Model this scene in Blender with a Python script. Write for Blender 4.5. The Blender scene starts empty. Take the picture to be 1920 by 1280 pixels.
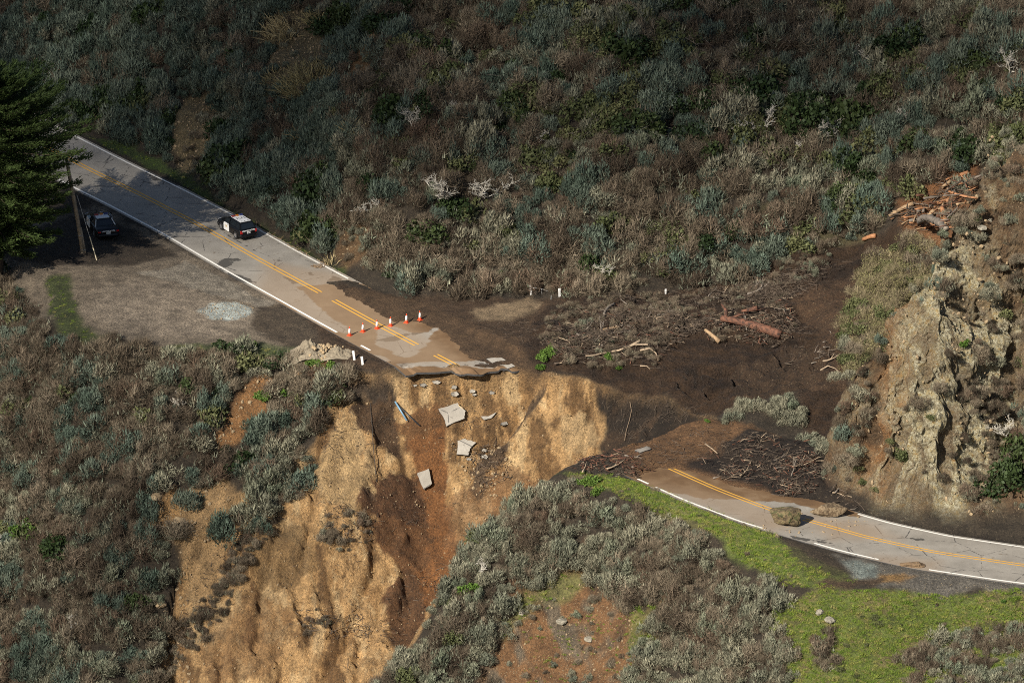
import bpy, bmesh, math, random
import numpy as np
from mathutils import Vector, Matrix, noise as mnoise

random.seed(7)
RNG = np.random.default_rng(11)
SC = bpy.context.scene
COL = SC.collection

# ------------------------------------------------------------------ camera
PITCH = math.radians(22.0)
DIST = 330.0
FPX = 7755.0                       # focal length in photo pixels (1920 wide)
SP, CP = math.sin(PITCH), math.cos(PITCH)
CAM = np.array([0.0, -DIST*CP, DIST*SP])
cd = bpy.data.cameras.new("camera"); cam = bpy.data.objects.new("camera", cd); COL.objects.link(cam)
cam.location = CAM; cam.rotation_euler = (math.pi/2 - PITCH, 0, 0)
cd.sensor_width = 36.0; cd.lens = FPX/1920*36.0; cd.clip_start = 5; cd.clip_end = 4000
SC.camera = cam

# ------------------------------------------------------------------ light
SUN_EL = math.radians(36.0)
SUN_AZ = (-0.60, -0.80)            # horizontal direction towards the sun
w = bpy.data.worlds.new("World"); SC.world = w; w.use_nodes = True
nt = w.node_tree; bg = nt.nodes["Background"]
sky = nt.nodes.new("ShaderNodeTexSky"); sky.sky_type = 'NISHITA'; sky.sun_disc = False
sky.sun_elevation = SUN_EL; sky.sun_rotation = math.atan2(SUN_AZ[0], SUN_AZ[1])
nt.links.new(sky.outputs[0], bg.inputs[0]); bg.inputs[1].default_value = 0.05
sd = bpy.data.lights.new("sun", 'SUN'); sun = bpy.data.objects.new("sun", sd); COL.objects.link(sun)
sd.energy = 5.0; sd.angle = math.radians(0.5); sd.color = (1.0, 0.93, 0.82)
sv = Vector((SUN_AZ[0]*math.cos(SUN_EL), SUN_AZ[1]*math.cos(SUN_EL), math.sin(SUN_EL))).normalized()
sun.rotation_euler = sv.to_track_quat('Z', 'Y').to_euler()
sun.location = sv*200
SC.view_settings.view_transform = 'Standard'; SC.view_settings.look = 'None'
SC.view_settings.exposure = 0.74; SC.view_settings.gamma = 1.0
SC.cycles.max_bounces = 4; SC.cycles.diffuse_bounces = 2; SC.cycles.glossy_bounces = 2
SC.cycles.transparent_max_bounces = 4; SC.cycles.use_denoising = False
SC.cycles.filter_width = 1.0

# ------------------------------------------------------------------ survey helpers
def ray(u, v):
    return np.array([(u-960)/FPX, CP + SP*(640-v)/FPX, -SP + CP*(640-v)/FPX])
def px(u, v, z=0.0):               # where the sight line meets the level z
    d = ray(u, v); t = (z-CAM[2])/d[2]
    return CAM + d*t
def proj(P):
    P = np.asarray(P, float); q = P - CAM
    dep = q[..., 1]*CP - q[..., 2]*SP
    return 960 + FPX*q[..., 0]/dep, 640 - FPX*(q[..., 1]*SP + q[..., 2]*CP)/dep

def _h(ix, iy, iz, seed):
    n = (ix*374761393 + iy*668265263 + iz*2147483647 + seed*1274126177) & 0x7fffffff
    n = ((n ^ (n >> 13))*1274126177) & 0x7fffffff
    n = (n ^ (n >> 16)) & 0xffff
    return n/65535.0
def vnoise(x, y, z=None, seed=0):
    x = np.asarray(x, float); y = np.asarray(y, float)
    ix = np.floor(x).astype(np.int64); iy = np.floor(y).astype(np.int64)
    fx = x-ix; fy = y-iy; fx = fx*fx*(3-2*fx); fy = fy*fy*(3-2*fy)
    if z is None:
        a = _h(ix, iy, 0, seed); b = _h(ix+1, iy, 0, seed); c = _h(ix, iy+1, 0, seed); d = _h(ix+1, iy+1, 0, seed)
        return (a*(1-fx)+b*fx)*(1-fy) + (c*(1-fx)+d*fx)*fy
    z = np.asarray(z, float); iz = np.floor(z).astype(np.int64); fz = z-iz; fz = fz*fz*(3-2*fz)
    r = 0
    for k in (0, 1):
        a = _h(ix, iy, iz+k, seed); b = _h(ix+1, iy, iz+k, seed); c = _h(ix, iy+1, iz+k, seed); d = _h(ix+1, iy+1, iz+k, seed)
        r = r + ((a*(1-fx)+b*fx)*(1-fy) + (c*(1-fx)+d*fx)*fy)*(fz if k else 1-fz)
    return r
def fbm(x, y, z=None, oct=4, seed=0, gain=0.5):     # about -1 .. 1
    r = 0; a = 1.0; s = 0
    for o in range(oct):
        f = 2.03**o
        r = r + a*(vnoise(x*f+o*17.3, y*f-o*9.1, None if z is None else z*f+o*5.7, seed+o)*2-1); s += a; a *= gain
    return r/s
def sstep(a, b, x):
    t = np.clip((x-a)/(b-a), 0, 1); return t*t*(3-2*t)

# ------------------------------------------------------------------ terrain heights
def ctl(*rows):                    # rows of (u, v, z): surveyed points
    return [tuple(px(u, v, z)) for u, v, z in rows]
U = []
# roads, turnout, canyon mouth
U += ctl((-250,50,0),(-150,100,0),(-150,220,-.1),(0,180,0),(0,290,0),(140,253,0),(142,362,0),(319,334,0),(330,459,0),(450,415,0),(450,520,0),(600,495,0),
 (600,595,0),(637,516,0),(626,624,0),(760,565,0),(741,684,0),(850,600,0),(850,686,0),(960,565,.1),(962,684,0),(1010,620,.15),
 (100,480,0),(60,520,-.2),(150,600,-.2),(300,635,-.3),(450,620,-.1),(550,650,-.2),(640,680,-.1),(-100,450,-.5),(0,440,-.2),(-100,330,-.2),(-200,330,-1),(250,500,0),(400,560,0))
# foot of the hillside
U += ctl((-200,50,.4),(0,140,.4),(220,248,.4),(300,296,.4),(430,378,.4),(560,450,.4),(650,500,.4),(760,545,.4),(880,550,.3),(990,546,.4),(1100,556,.8),(1250,545,1.0),(1400,516,1.8))
# hillside
U += ctl((0,0,5.2),(-200,-100,5.5),(200,-60,10.5),(340,160,4.6),(444,90,8.4),(574,175,8.2),(682,12,14.2),(560,320,4.6),(704,240,8.6),(500,-60,14.6),(640,-90,17.5),(680,380,4.4),(720,100,12.4),
 (800,400,4.8),(900,345,6.4),(955,140,12.8),(983,-20,17.8),(800,200,11),(840,-40,18),(1100,400,5.6),(1150,250,10.2),(1150,80,15.6),(1150,-60,20),
 (1270,345,7.2),(1300,145,13.6),(1300,-40,19.4),(1450,400,6.0),(1500,345,7.4),(1480,200,12),(1600,265,10.4),(1600,60,16.8),(1600,-60,20.5),(1680,330,9.6),(1800,220,14),(1850,60,19.4),(1920,-60,23),(1920,150,17.5),(2050,-60,24),(2050,100,20))
# mud field and gully
U += ctl((1600,462,4.2),(1600,520,4.0),(1700,450,6.5),(1750,400,8),(1830,340,10.2),(1100,620,.5),(1250,600,1.0),(1400,580,1.8),(1500,560,2.8),(1100,690,.2),(1200,700,.3),(1250,738,-.1),
 (1350,700,.6),(1450,650,1.5),(1550,600,3.0),(1340,772,-.3),(1450,735,.7),(1600,640,3.4),(1530,700,1.6))
U += ctl((1360,800,.1),(1370,775,.6),(1480,750,1.4),(1590,742,1.7),(1480,800,.3),(1580,790,.5))
U += [(30,-10,4.5),(34,-12,5.5),(36,-4,7.5),(40,-2,9.5)]
# right road platform (banked) and shoulder
U += ctl((1190,829,0),(1120,856,0),(1060,877,.05),(1260,880,.1),(1300,835,.2),(1400,845,.35),(1500,850,.45),(1450,905,-.1),(1550,930,-.2),(1343,916,0),(1445,955,0),(1627,1007,0),(1749,1034,0),(1912,1058,0),
 (1195,902,.2),(1343,957,.28),(1441,995,.3),(1534,1022,.3),(1640,1046,.3),(1749,1064,.3),(1912,1089,.3),(2050,1108,.3),(1607,969,-.3),(1709,995,-.3),(1831,1020,-.3),(1950,1036,-.3),(2080,1060,-.3),
 (1600,945,-.1),(1750,986,-.1),(1900,1010,-.1),(2050,1030,0),(1045,890,.1),(1100,895,.2),(1300,962,.15),(1450,1022,.2),(1600,1082,.1),(1700,1096,.1),(1900,1112,.1),(2050,1125,.1),
 (1150,930,0),(1300,1003,-.2),(1450,1078,-.4))
# bluff front
U += ctl((1300,1280,-8),(1100,1280,-10.6),(1300,1130,-3.8),(1100,1080,-5.3),(970,950,-2.0),(900,1010,-4.0),(820,1130,-7.6),(720,1280,-12),(900,1280,-11.4),(1000,1130,-6.9),(1450,1280,-5.6),(1500,1150,-1.5),(1600,1280,-3.7),
 (1900,1280,-3.3),(1750,1180,-1.8),(1920,1150,-1),(1300,1500,-13.2),(900,1500,-16.8),(1600,1500,-9),(1950,1500,-8.4),(700,1480,-17))
# slide floor and the slope on its left
U += ctl((850,760,-2.6),(850,900,-7.6),(800,1000,-11),(780,1150,-15.4),(700,760,-2.6),(680,900,-6.6),(650,1000,-9.8),(600,1280,-18.5),(640,730,-1.2),(560,800,-4.2),(400,800,-4.0),(400,1000,-10),(400,1280,-18.6),
 (200,1280,-19.2),(200,1000,-10.8),(200,800,-4.7),(200,672,-.6),(60,640,-1.6),(0,690,-5),(0,1000,-15),(0,1280,-23),(-150,640,-6),(-150,1000,-18),(-150,1280,-26),(560,675,-.3),(430,672,-.4),
 (320,1120,-14.4),(290,1280,-19.6),(600,1500,-25),(300,1500,-26),(0,1500,-30),(960,760,-2.5),(1060,765,-2.0),(1130,800,-3.0),(1000,880,-6.4),(1050,820,-4.2))
U += [(10,-15.5,-4.2),(5,-18.5,-6.6),(14,-17,-2.6),(0,-21,-9.8),(-5,-25,-13.2),(-10,-29,-17),(-16,-34,-21),(-24,-42,-27)]
# far apron so that the sheet runs on beyond the frame
U += [(-120,60,-20),(-120,-60,-60),(120,-90,-30),(0,-110,-60),(-60,-90,-60),(120,0,30),(120,100,70),(0,100,68),(-120,140,50),(60,70,52),(-60,95,40),(-75,40,0),(-70,0,-22),(70,-50,1),(80,-30,14)]
Cc = ctl((1640,640,9.9),(1590,740,6.2),(1690,570,12.4),(1780,482,15.7),(1845,350,20.3),(1920,290,22.5),(2050,200,25),(1740,900,2.7),(1745,800,6.1),(1755,700,9.5),(1770,600,12.8),(1785,520,15.0),(1830,700,8.6),(1850,800,5.2),(1910,600,11.5),(1900,850,3.6),(1910,720,7.5),(1860,480,16.0),
 (1600,860,2.6),(1660,900,2.0),(1750,980,-.4),(1600,940,-.4),(1900,1004,-.5),(2050,1022,-.5),(1530,880,.0),(1545,838,1.5),(2050,800,7.5),(2050,600,14.5),(1500,870,-.6),(1680,760,6.4),(1930,420,18.5),(1830,920,1.8),(2050,940,2.4),(1680,900,2.2),(1700,700,9.2),(1680,955,0),(1820,985,.1))
# back of the spur
Cc += [(25,-21,-1),(28,-19,1.5),(30,-16,3),(33,-13,6),(36,-11,8),(37,-8,9),(42,-8,15),(22,-27,-2.2),(20,-31,-2.5),(24,-40,-3),(30,-44,-4),(40,-48,-5),(55,-50,-5),(35,-8,6),(50,-5,26),(60,-20,24),(60,-45,-1),(18,-20,-4),(20,-10,-4),(28,-5,0)]

def rbf(pts, c, lam):
    P = np.array(pts); n = len(P)
    d = np.sqrt(((P[:, None, :2]-P[None, :, :2])**2).sum(-1) + c*c)
    A = np.zeros((n+3, n+3)); A[:n, :n] = -d + lam*np.eye(n)
    A[:n, n] = 1; A[:n, n+1:] = P[:, :2]; A[n, :n] = 1; A[n+1:, :n] = P[:, :2].T
    s = np.linalg.solve(A, np.r_[P[:, 2], 0, 0, 0])
    def f(X, Y):
        out = np.empty(X.size); xf, yf = X.ravel(), Y.ravel()
        for i in range(0, X.size, 20000):
            a, b = xf[i:i+20000], yf[i:i+20000]
            dd = np.sqrt((a[:, None]-P[None, :, 0])**2 + (b[:, None]-P[None, :, 1])**2 + c*c)
            out[i:i+20000] = -dd@s[:n] + s[n] + s[n+1]*a + s[n+2]*b
        return out.reshape(X.shape)
    return f
fU, fC = rbf(U, 1.2, 0.02), rbf(Cc, 1.0, 0.02)

def axis(a, b, h, fine=None, hf=None, out=14):
    r = [a]
    while r[-1] < b:
        r.append(r[-1] + (hf if fine and fine[0] <= r[-1] < fine[1] else h))
    lo, hi = [], []
    s = h*2; x = a
    for k in range(out): x -= s; lo.append(x); s *= 1.5
    s = h*2; x = r[-1]
    for k in range(out): x += s; hi.append(x); s *= 1.5
    return np.array(lo[::-1] + r + hi)
AX = axis(-54, 54, 0.16); AY = axis(-62, 84, 0.16, (-46, -4), 0.09)
gx = np.arange(-60, 60.5, .5); gy = np.arange(-68, 92.5, .5)
CX, CY = np.meshgrid(gx, gy)
def coarse(f):
    Z = f(CX, CY)
    def g(X, Y):
        fx = np.clip((X-gx[0])/.5, 0, len(gx)-1.001); fy = np.clip((Y-gy[0])/.5, 0, len(gy)-1.001)
        ix = fx.astype(int); iy = fy.astype(int); fx = fx-ix; fy = fy-iy
        return (Z[iy, ix]*(1-fx)+Z[iy, ix+1]*fx)*(1-fy) + (Z[iy+1, ix]*(1-fx)+Z[iy+1, ix+1]*fx)*fy
    return g
gU, gC = coarse(fU), coarse(fC)
GX, GY = np.meshgrid(AX, AY)
ZU = gU(GX, GY); ZC = gC(GX, GY)
CRAGP = [(18,-31),(24,-43),(60,-50),(72,-10),(46,-5),(40,-9),(34,-16),(28,-22),(22,-27.0)]

# sight-line hit on a height grid
def make_hit(Z):
    def zat(x, y):
        ix = np.clip(np.searchsorted(AX, x)-1, 0, len(AX)-2); iy = np.clip(np.searchsorted(AY, y)-1, 0, len(AY)-2)
        fx = np.clip((x-AX[ix])/(AX[ix+1]-AX[ix]), 0, 1); fy = np.clip((y-AY[iy])/(AY[iy+1]-AY[iy]), 0, 1)
        return (Z[iy, ix]*(1-fx)+Z[iy, ix+1]*fx)*(1-fy) + (Z[iy+1, ix]*(1-fx)+Z[iy+1, ix+1]*fx)*fy
    T = np.arange(270, 420, .08)
    def hit(u, v):
        d = ray(u, v); P = CAM + d*T[:, None]
        below = P[:, 2] <= zat(P[:, 0], P[:, 1])
        i = int(np.argmax(below)) if below.any() else len(T)-1
        return P[i]
    return zat, hit
# polygon helpers on the ground plan ------------------------------------------------
def sdist(poly, X, Y):             # signed distance, positive inside
    P = np.asarray(poly)[:, :2]; n = len(P)
    out = np.full(X.shape, -30.0)
    m = 5.0
    b = (X > P[:, 0].min()-m) & (X < P[:, 0].max()+m) & (Y > P[:, 1].min()-m) & (Y < P[:, 1].max()+m)
    x, y = X[b], Y[b]
    d = np.full(x.shape, 1e9); ins = np.zeros(x.shape, bool)
    for i in range(n):
        ax, ay = P[i]; bx_, by_ = P[(i+1) % n]; ex, ey = bx_-ax, by_-ay
        t = np.clip(((x-ax)*ex+(y-ay)*ey)/(ex*ex+ey*ey+1e-12), 0, 1)
        d = np.minimum(d, (x-ax-t*ex)**2 + (y-ay-t*ey)**2)
        if abs(ey) > 1e-9:
            c = ((ay > y) != (by_ > y)) & (x < ex*(y-ay)/ey + ax)
            ins ^= c
    out[b] = np.sqrt(d)*np.where(ins, 1, -1)
    return out

# first pass: smooth ground, to survey outlines on
dC = sdist(CRAGP, GX, GY)
ZC = ZC - np.clip(-dC, 0, 99)*4
Z0 = np.maximum(ZU, ZC)
zat0, hit0 = make_hit(Z0)
_zU, hitU = make_hit(ZU)
def gp(*uv, h=None):               # outline of pixels -> outline on the ground
    h = h or hit0
    r = []
    for q in uv:
        r.append(tuple(px(*q)) if len(q) == 3 else tuple(h(*q)))
    return r

BL = [(1034,886,.1),(970,950,-2.0),(900,1010,-4.0),(820,1130,-7.6),(720,1280,-12),(640,1420,-16.5)]   # crest line of the bluff
P_SCAR = gp((640,694),(735,700),(850,692),(962,690),(1020,706),(1130,722),(1250,745),(1338,779),(1345,783,-.1),(1250,803,0),(1190,827,0),(1110,855,0),(1050,876,0)) + gp(*BL) + gp((500,1420),(310,1400),(303,1220),(330,1085),(395,965),(520,880),(590,830),(615,760))
dS = sdist(P_SCAR, GX, GY)
uG, vG = None, None
wob = fbm(GX*.5, GY*.5, oct=3, seed=3)
wob2 = fbm(GX*1.7, GY*1.7, oct=3, seed=5)

isC = ZC > ZU
# scar: cut step at the lip, gullies running down the fall line
dl = dS + wob*.35 + wob2*.2
top = np.exp(-np.clip(-(GY+5)/9., 0, 9))
ZS = ZU - np.where(dl > 0, (1.25*sstep(0, .55, dl)*top + .5*sstep(0, .8, dl)), 0)*np.where(dS > -1, 1, 0)
rid2 = 1-np.abs(fbm(GX*1.7+GY*.35+wob*1.3, GY*.16, oct=3, seed=23))*2
rid = 1-np.abs(fbm(GX*.55+GY*.16+wob*.8, GY*.10, oct=3, seed=21))*2
ZS += np.where(dS > 0, sstep(0, 2.5, dS)*((rid*.55 + rid2*.16)*sstep(-.45, .35, fbm(GX*.2, GY*.2, oct=3, seed=24)) + fbm(GX*.35, GY*.35, oct=4, seed=22)*.6), 0)
Z = np.maximum(ZS, ZC)

def pm(poly, soft=.5, warp=.6):    # 0..1 mask with a ragged edge
    return sstep(-soft, soft, sdist(poly, GX, GY) + wob*warp + wob2*warp*.5)

# ---- outlines (traced on the photograph, lying on the ground)
P_MUD = gp((640,535),(760,556),(990,562),(1100,562),(1250,550),(1400,522),(1600,468),(1680,430),(1720,470),(1640,560),(1600,640),(1590,735),(1480,735),(1370,770),(1338,779),(1250,745),(1130,722),(1020,706),(962,688),(850,690),(735,698),(640,690),(600,640),(560,560))
P_MUDK = gp((1000,610),(1060,565),(1250,552),(1400,524),(1600,470),(1680,435),(1720,470),(1640,560),(1600,640),(1590,735),(1480,735),(1370,770),(1338,779),(1250,745),(1130,722),(1030,704),(980,660))
P_TURN = gp((-60,470),(130,400),(180,385),(640,625),(660,690),(560,655),(300,655),(130,640),(60,590))
P_GRASS1 = gp((1045,889),(1130,890),(1200,905),(1440,998),(1520,1045),(1610,1085),(1560,1112),(1480,1098),(1380,1042),(1250,962),(1130,922))
P_GRASS2 = gp((1455,1150),(1520,1108),(1650,1104),(1920,1114),(2060,1122),(2060,1420),(1480,1420))
P_GRAV = gp((1555,1035),(1640,1055),(1920,1092),(2060,1112),(2060,1124),(1920,1114),(1650,1105),(1600,1082))
P_RDEB = gp((1040,886),(1100,852),(1190,826),(1250,795),(1350,795),(1500,835),(1560,925),(1640,962),(1500,955),(1350,930),(1195,900))
P_BARE = gp((890,1420),(900,1270),(970,1120),(1060,1055),(1130,1085),(1190,1140),(1250,1135),(1190,1280),(1150,1420))
wetf = fbm(GX*.8, GY*.4, oct=4, seed=31)

def dline(poly):
    P = np.asarray(poly)[:, :2]; out = np.full(GX.shape, 9.0); b = (GX > P[:, 0].min()-3) & (GX < P[:, 0].max()+3) & (GY > P[:, 1].min()-3) & (GY < P[:, 1].max()+3)
    x = GX[b]+wob[b]*.5; y = GY[b]+wob2[b]*.4; d = np.full(x.shape, 81.0)
    for (ax, ay), (cx, cy) in zip(P[:-1], P[1:]):
        ex, ey = cx-ax, cy-ay; t = np.clip(((x-ax)*ex+(y-ay)*ey)/(ex*ex+ey*ey+1e-9), 0, 1); d = np.minimum(d, (x-ax-t*ex)**2+(y-ay-t*ey)**2)
    out[b] = np.sqrt(d); return out
for uv, w_, h_ in (([(578,850),(582,900),(590,930),(575,980),(560,1045)], .3, -.7), ([(415,1195),(420,1250),(413,1300)], .3, -.9), ([(682,1170),(672,1230),(668,1300)], .28, -.7), ([(335,985),(312,1060),(322,1150),(308,1300)], .7, -1.3),
    ([(742,700),(748,760),(772,830),(800,900)], .9, -.7), ([(735,700),(700,760),(690,860),(680,930)], .5, .45), ([(1025,712),(965,790),(905,880)], .5, .5), ([(1000,712),(940,790),(885,860)], .5, -.5), ([(850,700),(842,760),(848,860),(860,1000),(850,1090)], .5, .45),
    ([(620,800),(612,900),(600,960)], .5, .5), ([(500,960),(470,1040),(440,1140),(430,1290)], .6, .6), ([(520,1000),(490,1090),(480,1200)], .35, -.6), ([(1075,730),(1060,800)], .25, -.5), ([(1105,735),(1090,820)], .2, -.4), ([(700,1000),(690,1100),(640,1200),(600,1290)], .4, -.6), ([(760,1000),(740,1100),(720,1200)], .5, .5)):
    Z += np.where(dS > -.2, h_*np.exp(-(dline(gp(*uv))/w_)**2), 0)
for uv, w_, h_ in (([(1258,712),(1290,735),(1310,752),(1352,768)], .8, -.28), ([(1292,738),(1350,712),(1420,672),(1462,645)], .8, -.3), ([(1435,705),(1480,672),(1525,638)], .8, -.3), ([(1300,700),(1360,690),(1400,700)], .5, -.35), ([(1330,745),(1400,740),(1460,720)], .8, -.25), ([(1500,690),(1560,670),(1585,640)], .6, -.45), ([(1150,600),(1280,580),(1400,590)], .4, -.3), ([(1280,575),(1380,565),(1500,545)], .6, .35)):
    Z += h_*np.exp(-(dline(gp(*uv))/w_)**2)
RIB = 0
for uv, w_, h_ in (([(1702,690),(1686,760),(1678,805),(1670,850)], .42, -1.6), ([(1640,760),(1622,850),(1612,910)], .4, -.8), ([(1802,560),(1792,650),(1805,760),(1832,900)], .8, -1.2), ([(1792,490),(1725,560),(1702,650),(1692,700)], .7, .9), ([(1728,770),(1706,860),(1694,945)], .9, 1.1), ([(1765,600),(1748,720),(1762,850)], .5, .7),
    ([(1700,600),(1660,680),(1630,740),(1590,800)], .5, .6), ([(1665,700),(1655,800),(1640,900)], .45, .7), ([(1745,620),(1728,720),(1722,800)], .35, -.8), ([(1850,500),(1870,620),(1880,740)], .7, .8), ([(1780,750),(1776,850),(1770,930)], .4, -.9)):
    g_ = np.exp(-(dline(gp(*uv))/w_)**2)*isC*sstep(.0, 1.5, ZC); Z += h_*g_; RIB = RIB + np.sign(h_)*g_
# surface relief
nearhill = sstep(.4, 2.5, np.abs(ZU))
rough = np.full(GX.shape, .10)
mK = pm(P_MUDK); rough = rough*(1-mK) + .16*mK
inS = sstep(-.2, .4, dS)*(~isC)
rough = rough*(1-inS) + .22*inS
Z = Z + fbm(GX*.9, GY*.9, oct=4, seed=41)*rough*np.where(isC, 0, 1)
hill = sstep(.8, 3, np.maximum(ZU, 0))*(GY > -6)*(~isC)
Z += hill*(fbm(GX*.12, GY*.12, oct=4, seed=44)*1.6 + (.45-np.abs(fbm(GX*.13+GY*.05, GY*.03+5, oct=3, seed=49))*2.4)*1.5*sstep(1, 6, ZU))
# churned mud ridges
churn = gp((1250,720),(1330,700),(1500,640),(1560,640),(1570,720),(1370,762),(1300,755))
mc = pm(churn)
Z += mc*(np.abs(fbm(GX*.75+GY*.4, GY*.9, oct=4, seed=46))*-1.5+.4)
Z += mK*(np.abs(fbm(GX*.35-GY*.5, GY*.8+GX*.3, oct=4, seed=50))*-.75+.2 + fbm(GX*.55, GY*.8, oct=3, seed=51)*.30)
pile = gp((1000,620),(1030,570),(1180,565),(1330,590),(1470,590),(1480,640),(1330,640),(1250,650),(1230,695),(1050,690))
Z += pm(pile, .9)*(.55+.5*fbm(GX*.7, GY*.7, oct=4, seed=47))
rdp = gp((1290,868),(1400,812),(1520,835),(1560,915),(1480,935),(1350,888))
Z += pm(rdp, 1.2)*(.55+.35*fbm(GX*.6, GY*.6, oct=4, seed=48))

# ------------------------------------------------------------------ road centre lines
def smooth_line(pts, n):
    P = np.array(pts); d = np.r_[0, np.cumsum(np.linalg.norm(np.diff(P, axis=0), axis=1))]
    t = np.linspace(0, d[-1], n)
    Q = np.stack([np.interp(t, d, P[:, k]) for k in range(P.shape[1])], 1)
    for _ in range(30):
        Q[1:-1] = Q[1:-1]*.5 + (Q[:-2]+Q[2:])*.25
    return Q
RL = smooth_line([px(-300,75,0)] + [px(u, v, 0) for u, v in ((171,319),(277,371),(375,422),(487,487),(596,546),(697,602),(778,645),(861,688),(960,741))], 260)
RR = smooth_line([px(u, v, 0) for u, v in ((1120,812),(1180,842),(1256,877),(1343,916),(1445,955),(1522,977),(1627,1007),(1749,1034),(1912,1058),(2100,1080),(2350,1110))], 280)
def road_frame(R):
    t = np.gradient(R[:, :2], axis=0); t /= np.linalg.norm(t, axis=1)[:, None]
    n = np.stack([-t[:, 1], t[:, 0]], 1)          # left of travel = away from the sea
    s = np.r_[0, np.cumsum(np.linalg.norm(np.diff(R[:, :2], axis=0), axis=1))]
    return t, n, s
def dist_line(R, X, Y):
    out = np.full(X.shape, 99.0); off = np.zeros(X.shape)
    b = (X > R[:, 0].min()-8) & (X < R[:, 0].max()+8) & (Y > R[:, 1].min()-8) & (Y < R[:, 1].max()+8)
    x, y = X[b], Y[b]; d = np.full(x.shape, 1e9); o = np.zeros(x.shape)
    t, n, s = road_frame(R)
    for i in range(0, len(R), 2):
        q = (x-R[i, 0])**2+(y-R[i, 1])**2; m = q < d
        d[m] = q[m]; o[m] = ((x-R[i, 0])*n[i, 0]+(y-R[i, 1])*n[i, 1])[m]
    out[b] = np.sqrt(d); off[b] = o
    return out, off
HALF = 3.95
BANK = .085
def bankz(off): return -BANK*off
# flatten the ground just below the pavement; mud may lie higher
dL_, oL = dist_line(RL, GX, GY)
dR_, oR = dist_line(RR, GX, GY)
fl = sstep(5.2, 4.2, dL_)*np.where(dS > -.1, 0, 1); Z = Z*(1-fl) + (-.05+.05*wob2)*fl
xb = RR[0, 0]
fr = sstep(5.2, 4.2, dR_)*np.where(dS > -.3, 0, 1); Z = Z*(1-fr) + (bankz(oR)-.06+.04*wob2)*fr

# mud lying on the pavement
mudL = gp((650,522),(760,556),(990,562),(1000,610),(1040,700),(962,684),(905,672),(880,650),(860,620),(800,600),(740,600),(690,575),(620,535))
m = pm(mudL, .7, .5)*(dS < -.3); Z = np.where(m > .3, np.maximum(Z, -.06+.22*m+.06*wob2), Z)
mudR = gp((1150,850),(1185,830),(1300,800),(1500,840),(1560,930),(1460,925),(1380,908),(1300,872),(1250,868),(1215,880),(1190,893),(1120,878))
m2 = pm(mudR, .9, .6)*(dS < -.3); Z = np.where(m2 > .3, np.maximum(Z, bankz(oR)*sstep(6,4,dR_)-.06+.30*m2+.07*wob2), Z)

# ------------------------------------------------------------------ crag relief, pushed out along the normal
def normals(Zg):
    zy, zx = np.gradient(Zg, AY, AX)
    N = np.stack([-zx, -zy, np.ones_like(Zg)], -1)
    return N/np.linalg.norm(N, axis=-1, keepdims=True)
VX, VY, VZ = GX.copy(), GY.copy(), Z.copy()
N0 = normals(Z)
mC = np.where(isC, sstep(0, 1.2, ZC-ZU), 0)
bed = GX*.5 + Z*.8
r3 = fbm(GX*.26+Z*.10, GY*.26, Z*.30, oct=3, seed=61)
r3b = 1-2*np.abs(fbm(GX*.55+Z*.45, GY*.6, Z*.75, oct=5, seed=62, gain=.62))
mSl = np.clip(inS, 0, 1)
amp = mC*sstep(.2, 3.5, Z)*(r3*1.6 + r3b*.5 + fbm(GX*2.2, GY*2.2, Z*2.4, oct=3, seed=64, gain=.6)*.22 - .45)
amp += mSl*(fbm(GX*.9, GY*.9, Z*.7, oct=5, seed=63, gain=.62)*.30)
VX += N0[..., 0]*amp; VY += N0[..., 1]*amp; VZ += N0[..., 2]*amp
def facets(x, y, z, seed, tilt):
    ix, iy, iz = (np.floor(q).astype(np.int64) for q in (x, y, z)); f1 = np.full(x.shape, 9.); f2 = f1.copy(); cv = np.zeros(x.shape)
    for a in (-1, 0, 1):
        for b in (-1, 0, 1):
            for c in (-1, 0, 1):
                jx, jy, jz = ix+a, iy+b, iz+c
                ex, ey, ez = x-jx-_h(jx, jy, jz, seed), y-jy-_h(jx, jy, jz, seed+1), z-jz-_h(jx, jy, jz, seed+2); d = ex*ex+ey*ey+ez*ez
                m = d < f1; f2 = np.where(m, f1, np.minimum(f2, d)); f1 = np.where(m, d, f1)
                cv = np.where(m, _h(jx, jy, jz, seed+3)-.5+tilt*(ex*(_h(jx, jy, jz, seed+4)-.5)+ez*(_h(jx, jy, jz, seed+5)-.5)+ey*(_h(jx, jy, jz, seed+6)-.5)), cv)
    return np.sqrt(f1), np.sqrt(f2), cv
def worley(x, y, z, seed):
    ix, iy, iz = (np.floor(q).astype(np.int64) for q in (x, y, z)); f1 = np.full(x.shape, 9.); f2 = f1.copy(); cv = np.zeros(x.shape)
    for a in (-1, 0, 1):
        for b in (-1, 0, 1):
            for c in (-1, 0, 1):
                jx, jy, jz = ix+a, iy+b, iz+c
                d = (jx+_h(jx, jy, jz, seed)-x)**2+(jy+_h(jx, jy, jz, seed+1)-y)**2+(jz+_h(jx, jy, jz, seed+2)-z)**2
                m = d < f1; f2 = np.where(m, f1, np.minimum(f2, d)); cv = np.where(m, _h(jx, jy, jz, seed+3), cv); f1 = np.where(m, d, f1)
    return np.sqrt(f1), np.sqrt(f2), cv
kk = mC > .01
xx, yy, zz = GX[kk]+fbm(GX[kk]*.8, GY[kk]*.8, Z[kk]*.8, 3, 65)*.4, GY[kk], Z[kk]+fbm(GX[kk]*.8, GY[kk]*.8, Z[kk]*.8, 3, 66)*.4
w1 = facets((xx+zz*.5)/1.7, yy/2.2, (zz-xx*.4)/2.8, 401, 2.2); w2 = facets((xx+zz*.5)/.65, yy/.8, (zz-xx*.4)/.95, 421, 2.0)
blk = np.zeros(GX.shape); blk[kk] = w1[2]*1.5 + w2[2]*.62 - .55*np.exp(-((w1[1]-w1[0])/.05)**2)
amp += mC*sstep(.3, 3.5, Z)*blk
kk = mSl > .01
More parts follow.
